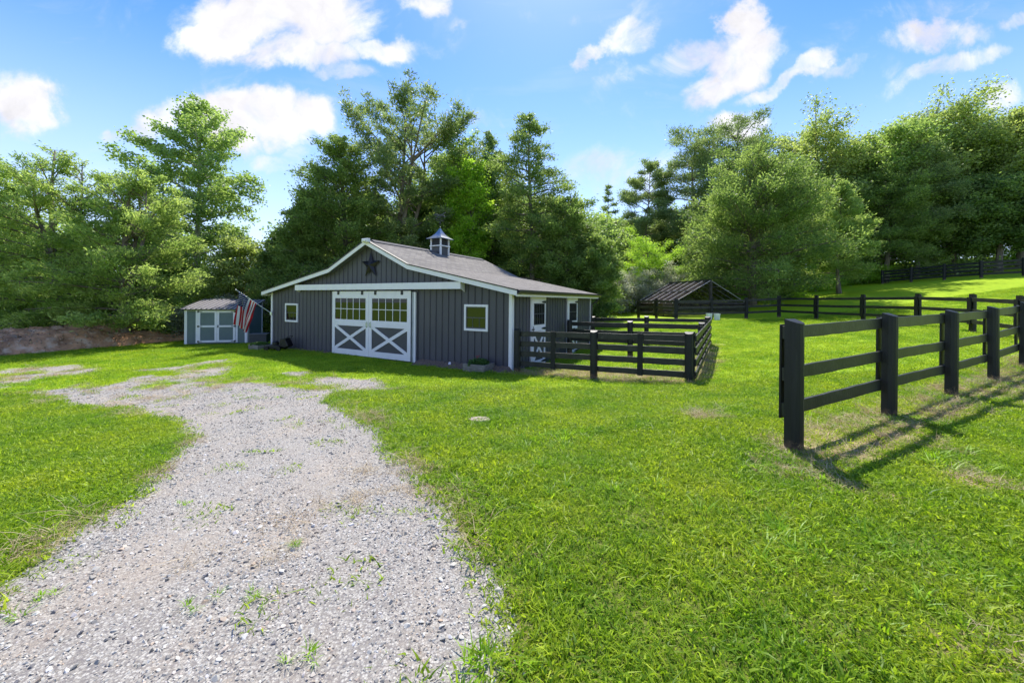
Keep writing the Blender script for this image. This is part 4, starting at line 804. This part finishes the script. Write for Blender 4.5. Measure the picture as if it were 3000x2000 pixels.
# pen: front, outer side, back, divider
zc = lambda t: FZ+.20+t
def pen_run(p, q, nseg, label, z0, z1, side, mid=True, ph=1.27):
    P = [(p[0]+(q[0]-p[0])*i/nseg, p[1]+(q[1]-p[1])*i/nseg) for i in range(nseg+1)]; zo = [z0+(z1-z0)*i/nseg for i in range(nseg+1)]
    return line_fence('pen_fence', P, label, (.21, .51, .81, 1.11), ph, side=side, rw=.15, R_=.10, faces=False, mid=mid, group='four rail pen fences', zoff=zo, dep=.13, below=.5)
zA, zB, zC, zD = -.34-.13, -.215-.13, -.22, -.34
pen_run(PEN[0], PEN[1], 2, 'front run of the black pen fence from the barn corner', zA, zB, 1, True)
p_out0 = bw(5.12, .10); 
pen_run(p_out0, bw(5.12, BL+.05), 3, 'outer right run of the black pen fence seen edge on', zB+.0, zC, -1, True)
pen_run(bw(.25, 4.28), bw(5.0, 4.28), 2, 'middle divider run across the black pen', -.36, -.30, 1, False)
pen_run(bw(.1, BL+.1), bw(5.0, BL+.15), 2, 'back run of the black pen fence behind the divider', zD+.02, zC, 1, False)

# ------------------------------------------------------------------ open shelter with mesh roof
SHX, SHY = at(2082, 850, 28).x, 28.0; aa = math.atan2(.2, .98); sh = empty('mesh_shelter', (SHX, SHY, 0), aa)     # local x = gable direction, y = ridge direction
tag(sh, 'low open timber run with dark mesh gable roof behind the far fence', 'shelter')
AP, EVZ, HW_, LN = 3.22, 1.66, 2.9, 4.95; grz = lambda x_, y_: H(SHX+x_*cos(aa)-y_*sin(aa), SHY+x_*sin(aa)+y_*cos(aa))
dkt = mat('dark_timber', (.05, .042, .036), rough=.8, var=.3, bump=.4); ltt = mat('silver_timber', (.44, .41, .39), rough=.9, var=.15, spec=.1)
for (x_, y_, z1) in ((0, 0, AP-.03), (0, LN, AP-.05), (-HW_, 0, EVZ), (HW_, 0, EVZ), (-HW_, LN, EVZ), (HW_, LN, EVZ), (-HW_, LN/2, EVZ), (HW_, LN/2, EVZ)):
    MB().box(-.08, .08, -.08, .08, grz(x_, y_)-.2, z1-.06).build('post', dkt, sh, loc=(x_, y_, 0))
for sg in (-1, 1):
    for k in range(7):
        yy = LN*k/6; MB().bar((0, yy, AP), (sg*(HW_+.15), yy, EVZ-.08), .045, .03).build('rafter', ltt, sh)
    MB().bar((sg*HW_*.5, -.05, (AP+EVZ)/2+.055), (sg*HW_*.5, LN+.05, (AP+EVZ)/2+.055), .09, .03).build('purlin', ltt, sh)
    MB().bar((sg*HW_, 0, EVZ-.12), (sg*HW_, LN, EVZ-.12), .05, .14).build('eave_beam', dkt, sh)
MB().bar((0, -.05, AP+.02), (0, LN+.05, AP+.02), .06, .12).build('ridge_beam', dkt, sh)
for yy in (0, LN): MB().bar((-HW_, yy-.03, EVZ-.06), (HW_, yy-.03, EVZ-.06), .05, .12).build('tie_beam', dkt, sh)
for k in range(3): MB().bar((.9, .4+k*1.5, AP-.42), (.9, 1.4+k*1.5, AP-.42), .28, .015).build('white_sheet', white, sh)
def mesh_mat():
    m = bpy.data.materials.new('dark_netting'); m.use_nodes = True; n, L = nodes_of(m.node_tree); tc = n('ShaderNodeTexCoord'); nz = n('ShaderNodeTexNoise', i={'Scale': 1.6, 'Detail': 5}); L.new(tc.outputs['Object'], nz.inputs['Vector'])
    r = n('ShaderNodeMapRange', i={'From Min': .35, 'From Max': .7, 'To Min': .8, 'To Max': .5}); L.new(nz.outputs['Fac'], r.inputs['Value'])
    p = n('ShaderNodeBsdfPrincipled', i={'Base Color': (.05, .042, .04, 1), 'Roughness': 1.0, 'Specular IOR Level': 0.0}); t = n('ShaderNodeBsdfTransparent'); s = n('ShaderNodeMixShader'); L.new(r.outputs[0], s.inputs[0]); L.new(t.outputs[0], s.inputs[1]); L.new(p.outputs[0], s.inputs[2])
    o = n('ShaderNodeOutputMaterial'); L.new(s.outputs[0], o.inputs[0]); return m
net = mesh_mat()
for sg in (-1, 1): MB().add([(0, -.05, AP-.06), (sg*(HW_+.15), -.05, EVZ-.14), (sg*(HW_+.15), LN+.05, EVZ-.14), (0, LN+.05, AP-.06)], [(0, 1, 2, 3)]).build('netting', net, sh)
for (pa, pb) in (((-HW_, 0), (HW_, 0)), ((-HW_, LN), (HW_, LN)), ((-HW_, 0), (-HW_, LN)), ((HW_, 0), (HW_, LN))):
    MB().add([(pa[0], pa[1]+.03, grz(*pa)), (pb[0], pb[1]+.03, grz(*pb)), (pb[0], pb[1]+.03, EVZ-.1), (pa[0], pa[1]+.03, EVZ-.1)], [(0, 1, 2, 3)]).build('netting', net, sh)
tin = empty('nesting_box', (SHX-2.6, SHY+1.4, H(SHX-2.6, SHY+1.4)), .3); tag(tin, 'pale nesting box inside the mesh run', 'nesting box')
MB().box(-.6, .6, -.35, .35, .35, .95).build('body', mat('faded_pink', (.42, .33, .32)), tin); MB().prism([(-.68, .95), (0, 1.15), (.68, .95), (0, 1.10)], -.42, .42).build('roof', ltt, tin); 
for a in (-.5, .5):
    for b in (-.3, .3): MB().box(a-.03, a+.03, b-.03, b+.03, -.1, .35).build('leg', dkt, tin)
# buckets
def bucket(px, Y, label):
    x_ = at(px, 895, Y).x; e = empty('bucket', (x_, Y, H(x_, Y))); tag(e, label, 'bucket', 'white buckets by the far fence')
    b = MB(); k = 16; V_ = []
    for (r, z) in ((.15, 0), (.19, .40), (.20, .40), (.20, .42), (.18, .42), (.145, .02)): V_ += [(r*cos(2*pi*i/k), r*sin(2*pi*i/k), z) for i in range(k)]
    b.add(V_, [(a*k+i, a*k+(i+1) % k, (a+1)*k+(i+1) % k, (a+1)*k+i) for a in range(5) for i in range(k)]+[tuple(reversed(range(k))), tuple(5*k+i for i in range(k))]); b.build('body', mat('bucket_white', (.7, .72, .74), rough=.5), e)
    MB().tube([(.20*cos(t), .03, .40-.16*sin(t)) for t in np.linspace(0, pi, 9)], .005, 5).build('handle', steel, e)
bucket(2078, 24.6, 'white bucket left of the fence post behind the pen'); bucket(2101, 24.4, 'pale bucket right of the fence post behind the pen')
# stepping stone
g = ground_at(1405, 1232); slab = MB(); kk = 18; r = random.Random(4); pv = [((.15+.02*r.random())*cos(2*pi*i/kk)*1.05, (.12+.02*r.random())*sin(2*pi*i/kk)) for i in range(kk)]
slab.add([(a, b, -.05) for a, b in pv]+[(a, b, .018) for a, b in pv]+[(a*.93, b*.93, .03) for a, b in pv], [(i, (i+1) % kk, (i+1) % kk+kk, i+kk) for i in range(kk)]+[(i+kk, (i+1) % kk+kk, (i+1) % kk+2*kk, i+2*kk) for i in range(kk)]+[tuple(range(2*kk, 3*kk)), tuple(reversed(range(kk)))])
tag(slab.build('stepping_stone', mat('flat_stone', (.34, .28, .23), rough=.9, var=.15, bump=.5), loc=(g[0], g[1], H(*g))), 'flat pale stone set in the lawn', 'stone')

# ------------------------------------------------------------------ trees
bark = mat('bark', (.19, .155, .13), rough=.95, var=.3, scale=5, bump=.8, bscale=18, stretch=(1, 1, .3)); barkl = mat('pale_bark', (.40, .38, .34), rough=.9, var=.25, scale=5, bump=.6, stretch=(1, 1, .3))
LM = {'cedar': leaf_mat('cedar_foliage', (.10, .165, .045), (.30, .38, .12), .47, gloss=.15), 'cedar_y': leaf_mat('yellow_cedar_foliage', (.15, .235, .06), (.40, .475, .17), .50, gloss=.15),
      'pine': leaf_mat('pine_needles', (.10, .16, .06), (.30, .36, .15), .42, gloss=.3), 'broad': leaf_mat('broad_leaves', (.125, .21, .055), (.38, .48, .15), .49, gloss=.55), 'broad_y': leaf_mat('olive_green_leaves', (.16, .225, .06), (.45, .51, .18), .49, gloss=.6),
      'lime': leaf_mat('lime_leaves', (.18, .33, .03), (.42, .56, .08), .55, gloss=.3), 'olive': leaf_mat('silver_leaves', (.24, .27, .17), (.60, .61, .50), .35, gloss=.35, tcol=1.1), 'dk': leaf_mat('dark_leaves', (.075, .14, .04), (.26, .35, .11), .44, gloss=.3)}
def prof_fn(pts): a = np.array(pts, float); return lambda t: np.interp(t, a[:, 0], a[:, 1])
def tree(name, x, y, Ht, R_, kind, label, cat='tree', prof=None, base=.12, nb=60, elev=(.5, .1), droop=.15, leaf=(.20, .09), nleaf=36000, sig=.20, group=None, seed=0, trunk=.2, fork=0, side=.35, mat_=bark, cl=7, flat=1.0, lean=0, rz=None, upf=.35):
    r = np.random.default_rng(seed); z0 = H(x, y); root = empty(name, (x, y, z0-.1)); tag(root, label, cat, group)
    pf = prof_fn(prof or [(0, .75), (.15, 1), (.5, .8), (.8, .42), (1, .06)])
    tb = MB(); ns = 9; ax = lambda t: Vector((lean*t*t*Ht*.1+.012*Ht*sin(t*5+seed), .01*Ht*sin(t*4+seed*2), t*Ht))
    tp = [ax(i/ns) for i in range(ns+1)]; tb.tube(tp, [trunk*(1-.88*(i/ns))*(1.35 if i == 0 else 1) for i in range(ns+1)], 8)
    axes = [ax]
    for q in range(fork):
        t0 = .25+.12*q; an = r.uniform(0, 6.28) if q else .2; p0 = ax(t0); e0 = Vector((cos(an)*Ht*.10, sin(an)*Ht*.1, Ht*(.93-t0)))
        f_ = (lambda p0, e0, t0: lambda t: p0+Vector((e0.x*min(1, (t-t0)/(1-t0)*1.6), e0.y*min(1, (t-t0)/(1-t0)*1.6), e0.z*(t-t0)/(1-t0))) if t > t0 else ax(t))(p0, e0, t0)
        axes.append(f_); tb.tube([f_(t0+(1-t0)*k/7+1e-4) for k in range(8)], [trunk*.62*(1-.85*k/7) for k in range(8)], 7)
    C, D, Sg = [], [], []; s0_ = .5 if kind == 'pine' else .25
    for i in range(nb):
        t = (i+r.random())/nb; h = base+(1-base)*t**.92; A_ = axes[i % len(axes)] if h > .42 else ax; p = A_(h*.985)
        L_ = R_*float(pf(t))*r.uniform(.72, 1.12); 
        if i % 7 == 3: L_ *= .68
        az = i*2.39996+r.normal(0, .25); el = elev[0]*t+elev[1]*(1-t)+r.normal(0, .10); dh = Vector((cos(az), sin(az), 0)); w_ = r.normal(0, .12); perp = Vector((-sin(az), cos(az), 0))
        bp = lambda s: p+dh*(L_*s)+perp*(w_*L_*s*s)+Vector((0, 0, L_*(s*math.tan(el)-droop*s*s)))
        rb = min(.02+.028*L_/2.0, trunk*.5); tb.tube([bp(k/4) for k in range(5)], [rb*(1-.8*k/4) for k in range(5)], 5, cap=False)
        m_ = max(3, int(cl*L_/2.2)+2)
        for k in range(m_):
            s = (s0_+(1.03-s0_)*((k+r.random())/m_)**.8); c = bp(min(s, 1.03)); sd_ = side*L_*(1.15-s)*r.uniform(.2, 1.1)*(1 if k % 2 else -1)+r.normal(0, .05)
            q = c+perp*sd_+Vector((0, 0, r.normal(0, .06)*L_-.05*abs(sd_)))
            if k % 2 == 0: tb.tube([c-dh*abs(sd_)*.5, q], [rb*.35, .006], 3, cap=False)
            C.append(q); D.append(dh*.9+perp*(.5*np.sign(sd_))+Vector((0, 0, upf))); Sg.append(sig*(.7+.25*L_/2))
    C = np.array([tuple(c) for c in C]); fz = Ht/(C[:, 2].max()+.25*sig); C[:, 2] *= fz; tb.v = [(v[0], v[1], v[2]*fz) for v in tb.v]
    tb.build('trunk', mat_, root, smooth=True); D = np.array([tuple(d) for d in D]); Sg = np.array(Sg); M_ = len(C)
    if M_ == 0: return root
    wgt = Sg**1.5*r.uniform(.5, 1.5, M_); wgt /= wgt.sum(); idx = r.choice(M_, nleaf, p=wgt); N_ = nleaf
    off = r.normal(0, 1, (N_, 3))*Sg[idx][:, None]*[1, 1, .62*flat]
    P = C[idx]+off
    if kind in ('cedar', 'cedar_y'): a = D[idx]+r.normal(0, .55, (N_, 3))
    elif kind == 'pine': a = off/(np.linalg.norm(off, axis=1)[:, None]+1e-6)+[0, 0, .5]+r.normal(0, .35, (N_, 3))
    else: a = r.normal(0, 1, (N_, 3))*[1, 1, .5]+[0, 0, -.15]
    a /= np.linalg.norm(a, axis=1)[:, None]; u_ = r.normal(0, 1, (N_, 3))+[0, 0, .8]; b = np.cross(a, u_); b /= np.linalg.norm(b, axis=1)[:, None]+1e-9
    l = leaf[0]*.5*r.uniform(.55, 1.35, N_)[:, None]; wd = leaf[1]*.5*r.uniform(.6, 1.3, N_)[:, None]
    V_ = np.stack([P-a*l, P+b*wd+a*l*.15, P+a*l, P-b*wd+a*l*.15], 1).reshape(-1, 3)
    ct = np.clip(r.normal(.42, .2, M_), 0, 1); tint = np.clip(ct[idx]+r.normal(0, .16, N_), 0, 1)
    np_mesh('crown', V_, np.arange(4*N_).reshape(-1, 4), LM[kind], root, tint=tint); return root
def copy_tree(o, loc, rz, sc, label=None, group=None):
    c = o.copy(); COL.objects.link(c); c.location = loc; c.rotation_euler = (0, 0, rz); c.scale = sc if hasattr(sc, '__len__') else (sc,)*3
    if label: c['label'] = label
    if group: c['group'] = group
    for ch in o.children:
        d = ch.copy(); COL.objects.link(d); d.parent = c
    return c
def T(px, ytop, Y, half, kind, name, label, dx=0, **kw):   # tree whose top stands at that bearing and height
    p = at(px, ytop, Y); z0 = H(p.x, Y); Ht = p.z-z0+.1; R_ = half/F*Y; return tree(name, p.x, Y, Ht, R_, kind, label, **kw)
CED = [(0, .8), (.12, 1), (.4, .93), (.65, .68), (.85, .36), (1, .06)]
DOME = [(0, .6), (.2, .95), (.5, 1), (.8, .75), (1, .25)]
T(165, 425, 22, 205, 'cedar_y', 'cedar_tree', 'spreading yellow green cedar above the dirt bank, left of its twin', prof=[(0,1),(.2,1),(.5,.85),(.75,.55),(1,.12)], base=.10, nb=74, elev=(.9,.15), nleaf=42000, leaf=(.20,.065), seed=1, trunk=.24, fork=2, sig=.19, cl=8)
T(372, 478, 21.5, 185, 'cedar_y', 'cedar_tree', 'spreading yellow green cedar above the dirt bank, left of the tall gum', prof=[(0,1),(.2,1),(.5,.85),(.75,.6),(1,.15)], base=.10, nb=74, elev=(.9,.15), nleaf=44000, leaf=(.20,.065), seed=2, trunk=.24, fork=2, sig=.19, cl=8)
T(-15, 470, 23, 150, 'cedar_y', 'cedar_tree', 'darker cedar cut by the left edge of the view', base=.08, nb=66, elev=(.8,.15), nleaf=32000, leaf=(.20,.07), seed=3, trunk=.22, fork=1)
T(585, 288, 29, 172, 'broad', 'sweetgum_tree', 'tall airy gum tree with pale trunk behind the shed', prof=[(0,.6),(.2,.85),(.38,1),(.6,.78),(.8,.46),(1,.12)], base=.24, nb=76, elev=(.7,.3), nleaf=40000, leaf=(.19,.14), seed=4, trunk=.26, sig=.23, mat_=barkl, droop=.1)
T(700, 690, 27, 95, 'broad_y', 'broadleaf_tree', 'small bushy light green tree right of the gum trunk', prof=DOME, base=.1, nb=46, elev=(.9,.2), nleaf=22000, leaf=(.18,.13), seed=5, trunk=.14, sig=.28)
T(1005, 400, 29, 178, 'cedar', 'cedar_tree', 'big dense cone shaped cedar behind the left barn roof', prof=CED, base=.04, nb=120, elev=(.75,.2), nleaf=90000, leaf=(.21,.085), seed=6, trunk=.3, sig=.24, cl=8)
T(820, 690, 27.5, 55, 'dk', 'broadleaf_tree', 'dark small leaved tree between shed and left barn roof', prof=DOME, base=.05, nb=50, elev=(.9,.2), nleaf=26000, leaf=(.18,.12), seed=7, trunk=.14, sig=.28)
T(895, 560, 27, 85, 'cedar', 'cedar_tree', 'shorter green cedar against the left flank of the big one', prof=CED, base=.04, nb=70, elev=(.75,.2), nleaf=42000, leaf=(.21,.085), seed=8, trunk=.18, sig=.24)
T(1180, 262, 31, 175, 'pine', 'pine_tree', 'tallest pine with open crown and forked trunk above the barn ridge', prof=[(0,.55),(.25,.75),(.5,.95),(.75,.9),(.92,.6),(1,.3)], base=.34, nb=66, elev=(1.0,.35), nleaf=50000, leaf=(.25,.08), seed=9, trunk=.36, fork=2, sig=.19, side=.42, droop=.0, cl=7, flat=1.1)
T(1340, 385, 33, 110, 'broad', 'broadleaf_tree', 'round headed broadleaf tree right of the tall pine', prof=DOME, base=.2, nb=60, elev=(.9,.3), nleaf=34000, leaf=(.2,.14), seed=10, trunk=.22, sig=.32)
T(1375, 470, 30.5, 70, 'lime', 'broadleaf_tree', 'bright lime green slender tree behind the cupola', prof=DOME, base=.3, nb=46, elev=(1.0,.5), nleaf=17000, leaf=(.2,.13), seed=11, trunk=.13, sig=.28)
T(1440, 388, 34, 95, 'cedar', 'cedar_tree', 'slim cedar close left of the layered one', prof=CED, base=.2, nb=76, elev=(.6,.1), nleaf=36000, leaf=(.22,.075), seed=12, trunk=.2, sig=.22)
T(1557, 336, 30, 150, 'cedar', 'layered_cedar_tree', 'tall layered cedar with straight dark trunk over the barn roof', prof=[(0,1),(.3,1),(.5,.85),(.7,.6),(.9,.28),(1,.05)], base=.2, nb=80, elev=(.55,.05), nleaf=44000, leaf=(.22,.075), seed=13, trunk=.24, sig=.22, side=.45)
T(1665, 575, 28, 110, 'cedar', 'cedar_tree', 'rounded green cedar behind the right end of the barn', prof=DOME, base=.03, nb=66, elev=(.8,.2), nleaf=44000, leaf=(.21,.085), seed=14, trunk=.18, sig=.26)
T(1748, 690, 27, 70, 'cedar', 'cedar_tree', 'low green cedar beyond the barn gutter end', prof=DOME, base=.03, nb=44, elev=(.8,.2), nleaf=26000, leaf=(.2,.085), seed=15, trunk=.14, sig=.25)
T(1778, 545, 52, 42, 'pine', 'pine_tree', 'thin small pine far off in the tree gap', prof=CED, base=.15, nb=36, elev=(.5,.2), nleaf=7000, leaf=(.34,.10), seed=16, trunk=.13, sig=.22)
T(1885, 475, 52, 85, 'pine', 'pine_tree', 'leaning wind shaped pine left of the pine pair', prof=[(0,.7),(.3,1),(.6,.9),(.85,.6),(1,.25)], base=.25, nb=48, elev=(.7,.1), nleaf=40000, leaf=(.30,.10), seed=17, trunk=.2, sig=.30, lean=.5)
T(2030, 385, 50, 120, 'pine', 'pine_tree', 'open crowned pine left of the paired trunks', prof=[(0,.7),(.3,1),(.6,.95),(.85,.65),(1,.25)], base=.3, nb=56, elev=(.7,.1), nleaf=52000, leaf=(.30,.10), seed=18, trunk=.26, sig=.38, fork=1)
T(2165, 345, 50, 115, 'pine', 'pine_tree', 'open crowned pine whose top stands before the small cloud', prof=[(0,.7),(.3,1),(.6,.95),(.85,.7),(1,.3)], base=.3, nb=56, elev=(.7,.15), nleaf=52000, leaf=(.30,.10), seed=19, trunk=.26, sig=.38, fork=1)
T(2205, 428, 32, 215, 'cedar', 'cedar_tree', 'very broad bright green cedar behind the mesh shelter', prof=[(0,.85),(.15,1),(.4,.9),(.65,.66),(.85,.4),(1,.1)], base=.05, nb=120, elev=(.8,.2), nleaf=90000, leaf=(.22,.09), seed=20, trunk=.3, sig=.27, cl=8, fork=1)
T(2395, 338, 44, 130, 'broad_y', 'broadleaf_tree', 'broad headed green tree behind the widest cedar', prof=DOME, base=.2, nb=66, elev=(.9,.3), nleaf=36000, leaf=(.26,.18), seed=21, trunk=.26, sig=.40)
T(2462, 535, 33, 85, 'cedar_y', 'cedar_tree', 'slim yellow green cedar at the edge of the hill pasture', prof=CED, base=.16, nb=66, elev=(.7,.15), nleaf=30000, leaf=(.2,.08), seed=22, trunk=.16, sig=.23)
T(2590, 378, 42, 130, 'broad', 'broadleaf_tree', 'leafy tree on the hill right of the slim cedar', prof=DOME, base=.2, nb=66, elev=(.9,.3), nleaf=36000, leaf=(.26,.18), seed=23, trunk=.26, sig=.40)
T(2600, 490, 39.5, 120, 'cedar', 'cedar_tree', 'dark cedar before the hill woods with low skirts', prof=CED, base=.2, nb=90, elev=(.7,.15), nleaf=56000, leaf=(.22,.09), seed=24, trunk=.24, sig=.27)
T(2735, 288, 43, 165, 'broad_y', 'broadleaf_tree', 'tallest round headed tree on the hill', prof=DOME, base=.18, nb=84, elev=(.9,.3), nleaf=60000, leaf=(.25,.17), seed=25, trunk=.34, sig=.42)
T(2690, 420, 40, 120, 'pine', 'pine_tree', 'soft grey green pine in front of the tallest hill tree', prof=CED, base=.25, nb=76, elev=(.6,.2), nleaf=44000, leaf=(.24,.07), seed=26, trunk=.24, sig=.26)
T(2870, 330, 42, 150, 'broad', 'broadleaf_tree', 'heavy green tree on the hill second from the right edge', prof=DOME, base=.16, nb=84, elev=(.9,.3), nleaf=56000, leaf=(.25,.17), seed=27, trunk=.34, sig=.42)
T(2800, 520, 39.5, 125, 'dk', 'broadleaf_tree', 'deep green lower tree standing over the hill fence', prof=DOME, base=.26, nb=70, elev=(.8,.1), nleaf=48000, leaf=(.22,.15), seed=28, trunk=.24, sig=.36)
T(3010, 292, 38, 120, 'broad_y', 'broadleaf_tree', 'tall green tree cut by the right edge of the view', prof=DOME, base=.16, nb=80, elev=(.9,.3), nleaf=48000, leaf=(.24,.16), seed=29, trunk=.32, sig=.40)
T(2930, 480, 37.5, 120, 'dk', 'broadleaf_tree', 'dark spreading tree with visible trunk near the fence top', prof=DOME, base=.28, nb=70, elev=(.8,.1), nleaf=48000, leaf=(.22,.15), seed=30, trunk=.28, sig=.36)
# shrubs
SH = [(0, .9), (.3, 1), (.7, .8), (1, .35)]
def shrub(px, ytop, Y, half, kind, label, seed, nleaf=14000, **kw): return T(px, ytop, Y, half, kind, 'shrub', label, cat='shrub', prof=SH, base=.03, nb=34, elev=(1.1,.25), nleaf=nleaf, leaf=kw.pop('leaf', (.13, .07)), seed=seed, trunk=.06, sig=.24, group='shrubs at the wood edge', **kw)
shrub(1825, 770, 34.5, 100, 'olive', 'silvery grey shrub left of the mesh shelter', 41, 30000); shrub(1935, 775, 35.5, 95, 'olive', 'silvery shrub rising behind the mesh shelter roof', 42, 26000)
shrub(1900, 672, 37.5, 100, 'lime', 'bright yellow green bush above the silvery shrubs', 43, 30000); shrub(1985, 760, 36.5, 70, 'broad', 'mid green bush behind the shelter ridge', 44)
shrub(705, 812, 25.8, 80, 'olive', 'pale feathery shrub rising behind the shed roof', 45, 15000); shrub(515, 905, 23.5, 42, 'olive', 'pale drooping shrub against the left side of the shed', 46, 9000); shrub(470, 930, 23, 45, 'broad', 'brownish brush at the end of the dirt bank', 47, 9000)
shrub(770, 790, 26, 60, 'cedar_y', 'light green bush in the gap between shed and barn', 48, 12000)
shrub(2300, 800, 34, 60, 'lime', 'sunlit undergrowth bush between the cedar trunks', 49, 10000); shrub(2390, 770, 38, 70, 'lime', 'sunlit bush behind the slim cedar trunk', 50, 11000); shrub(2545, 770, 41, 80, 'lime', 'sunlit bush right of the slim cedar', 51, 11000)
shrub(2700, 770, 44, 90, 'lime', 'sunlit bush glimpsed beyond the dark tree trunks', 52, 11000); shrub(2860, 745, 44, 100, 'lime', 'sunlit bush behind the hill fence', 53, 11000); shrub(2990, 730, 42, 80, 'lime', 'sunlit bush at the right edge behind the hill fence', 54, 9000)
shrub(230, 850, 24.5, 110, 'broad', 'shaded bush filling the foot of the left cedars', 55, 16000); shrub(60, 850, 22.5, 110, 'broad', 'shaded bush at the far left above the bank', 56, 16000); shrub(400, 850, 24, 100, 'dk', 'dark bush below the second yellow cedar', 57, 16000); shrub(610, 800, 29.5, 90, 'dk', 'dark bush around the gum trunk', 58, 14000)
# background trees: low-cost prototypes, then copies
far_p = [tree('woodland_tree', -200, 200, 13, 4.2, k_, 'x', prof=DOME, base=.06, nb=56, elev=(.9,.2), nleaf=20000, leaf=(.34,.22), seed=60+i, trunk=.2, sig=.5) for i, k_ in enumerate(('broad', 'cedar', 'dk', 'broad'))]
cnt = {}; ORD = 'first second third fourth fifth sixth seventh eighth ninth'.split()
BGT = [(-120,540,40),(-60,620,34),(60,640,32),(250,640,34),(470,640,34),(540,740,34),(665,800,36),(760,830,38),(870,730,36),(950,600,38),(1060,560,38),(1130,600,36),(1230,560,38),(1290,500,40),(1400,560,40),(1490,520,40),(1600,590,38),(1680,600,40),(1740,620,46),(1800,640,58),(1850,640,60),(1940,610,58),(2010,600,56),(2100,560,46),(2180,540,46),(2280,480,48),(2340,450,48),(2480,420,48),(2540,460,46),(2790,360,48),(3080,330,44),(3180,400,40),(-200,520,30)]
BGT.sort()
for i, (px, yt, Y) in enumerate(BGT):
    p = at(px, yt, Y); z0 = H(p.x, Y); s = (p.z-z0)/13; src = far_p[i % 4]; w_ = random.uniform(.9, 1.25)
    where = 'left cedars' if px < 560 else 'shed' if px < 880 else 'barn roof' if px < 1560 else 'gap right of the barn' if px < 2000 else 'broad cedar' if px < 2500 else 'hill trees'
    loc = (p.x, Y, z0-.1)
    j = cnt.get(where, 0); cnt[where] = j+1; lb = ORD[j]+' background woodland tree from the left beyond the '+where
    if i < 4: src.location = loc; src.scale = (s*w_, s*w_, s); src['label'] = lb; src['group'] = 'woodland trees beyond the '+where
    else: copy_tree(src, loc, random.uniform(0, 6.28), (s*w_, s*w_, s), lb, 'woodland trees beyond the '+where)
# low undergrowth along the wood edge, one mass
def undergrowth():
    r = np.random.default_rng(99); pts = [(-26, 30), (-16, 33), (-8, 31.5), (0, 33), (8, 35), (15, 38), (22, 40), (30, 42), (38, 44), (46, 38)]; N_ = 90000; P = []
    seg = r.integers(0, len(pts)-1, N_); t = r.random(N_); A_ = np.array(pts); xy = A_[seg]*(1-t[:, None])+A_[seg+1]*t[:, None]; xy += r.normal(0, 1.4, (N_, 2))+[0, 1.0]
    top = 1.1+2.6*fbm(xy[:, 0], xy[:, 1], .45, 3)**2; z = hz(xy[:, 0], xy[:, 1])+top*r.random(N_)**.8; P = np.c_[xy, z]
    a = r.normal(0, 1, (N_, 3)); a /= np.linalg.norm(a, axis=1)[:, None]; b = np.cross(a, r.normal(0, 1, (N_, 3))+[0, 0, 1]); b /= np.linalg.norm(b, axis=1)[:, None]
    l = r.uniform(.06, .16, N_)[:, None]; V_ = np.stack([P-a*l, P+b*l*.6, P+a*l, P-b*l*.6], 1).reshape(-1, 3)
    o = np_mesh('undergrowth', V_, np.arange(4*N_).reshape(-1, 4), LM['broad'], tint=np.clip(fbm(xy[:, 0], xy[:, 1], .8, 3)+r.normal(0, .15, N_), 0, 1)); tag(o, 'green undergrowth along the foot of the woods', 'undergrowth', kind='stuff')
undergrowth()
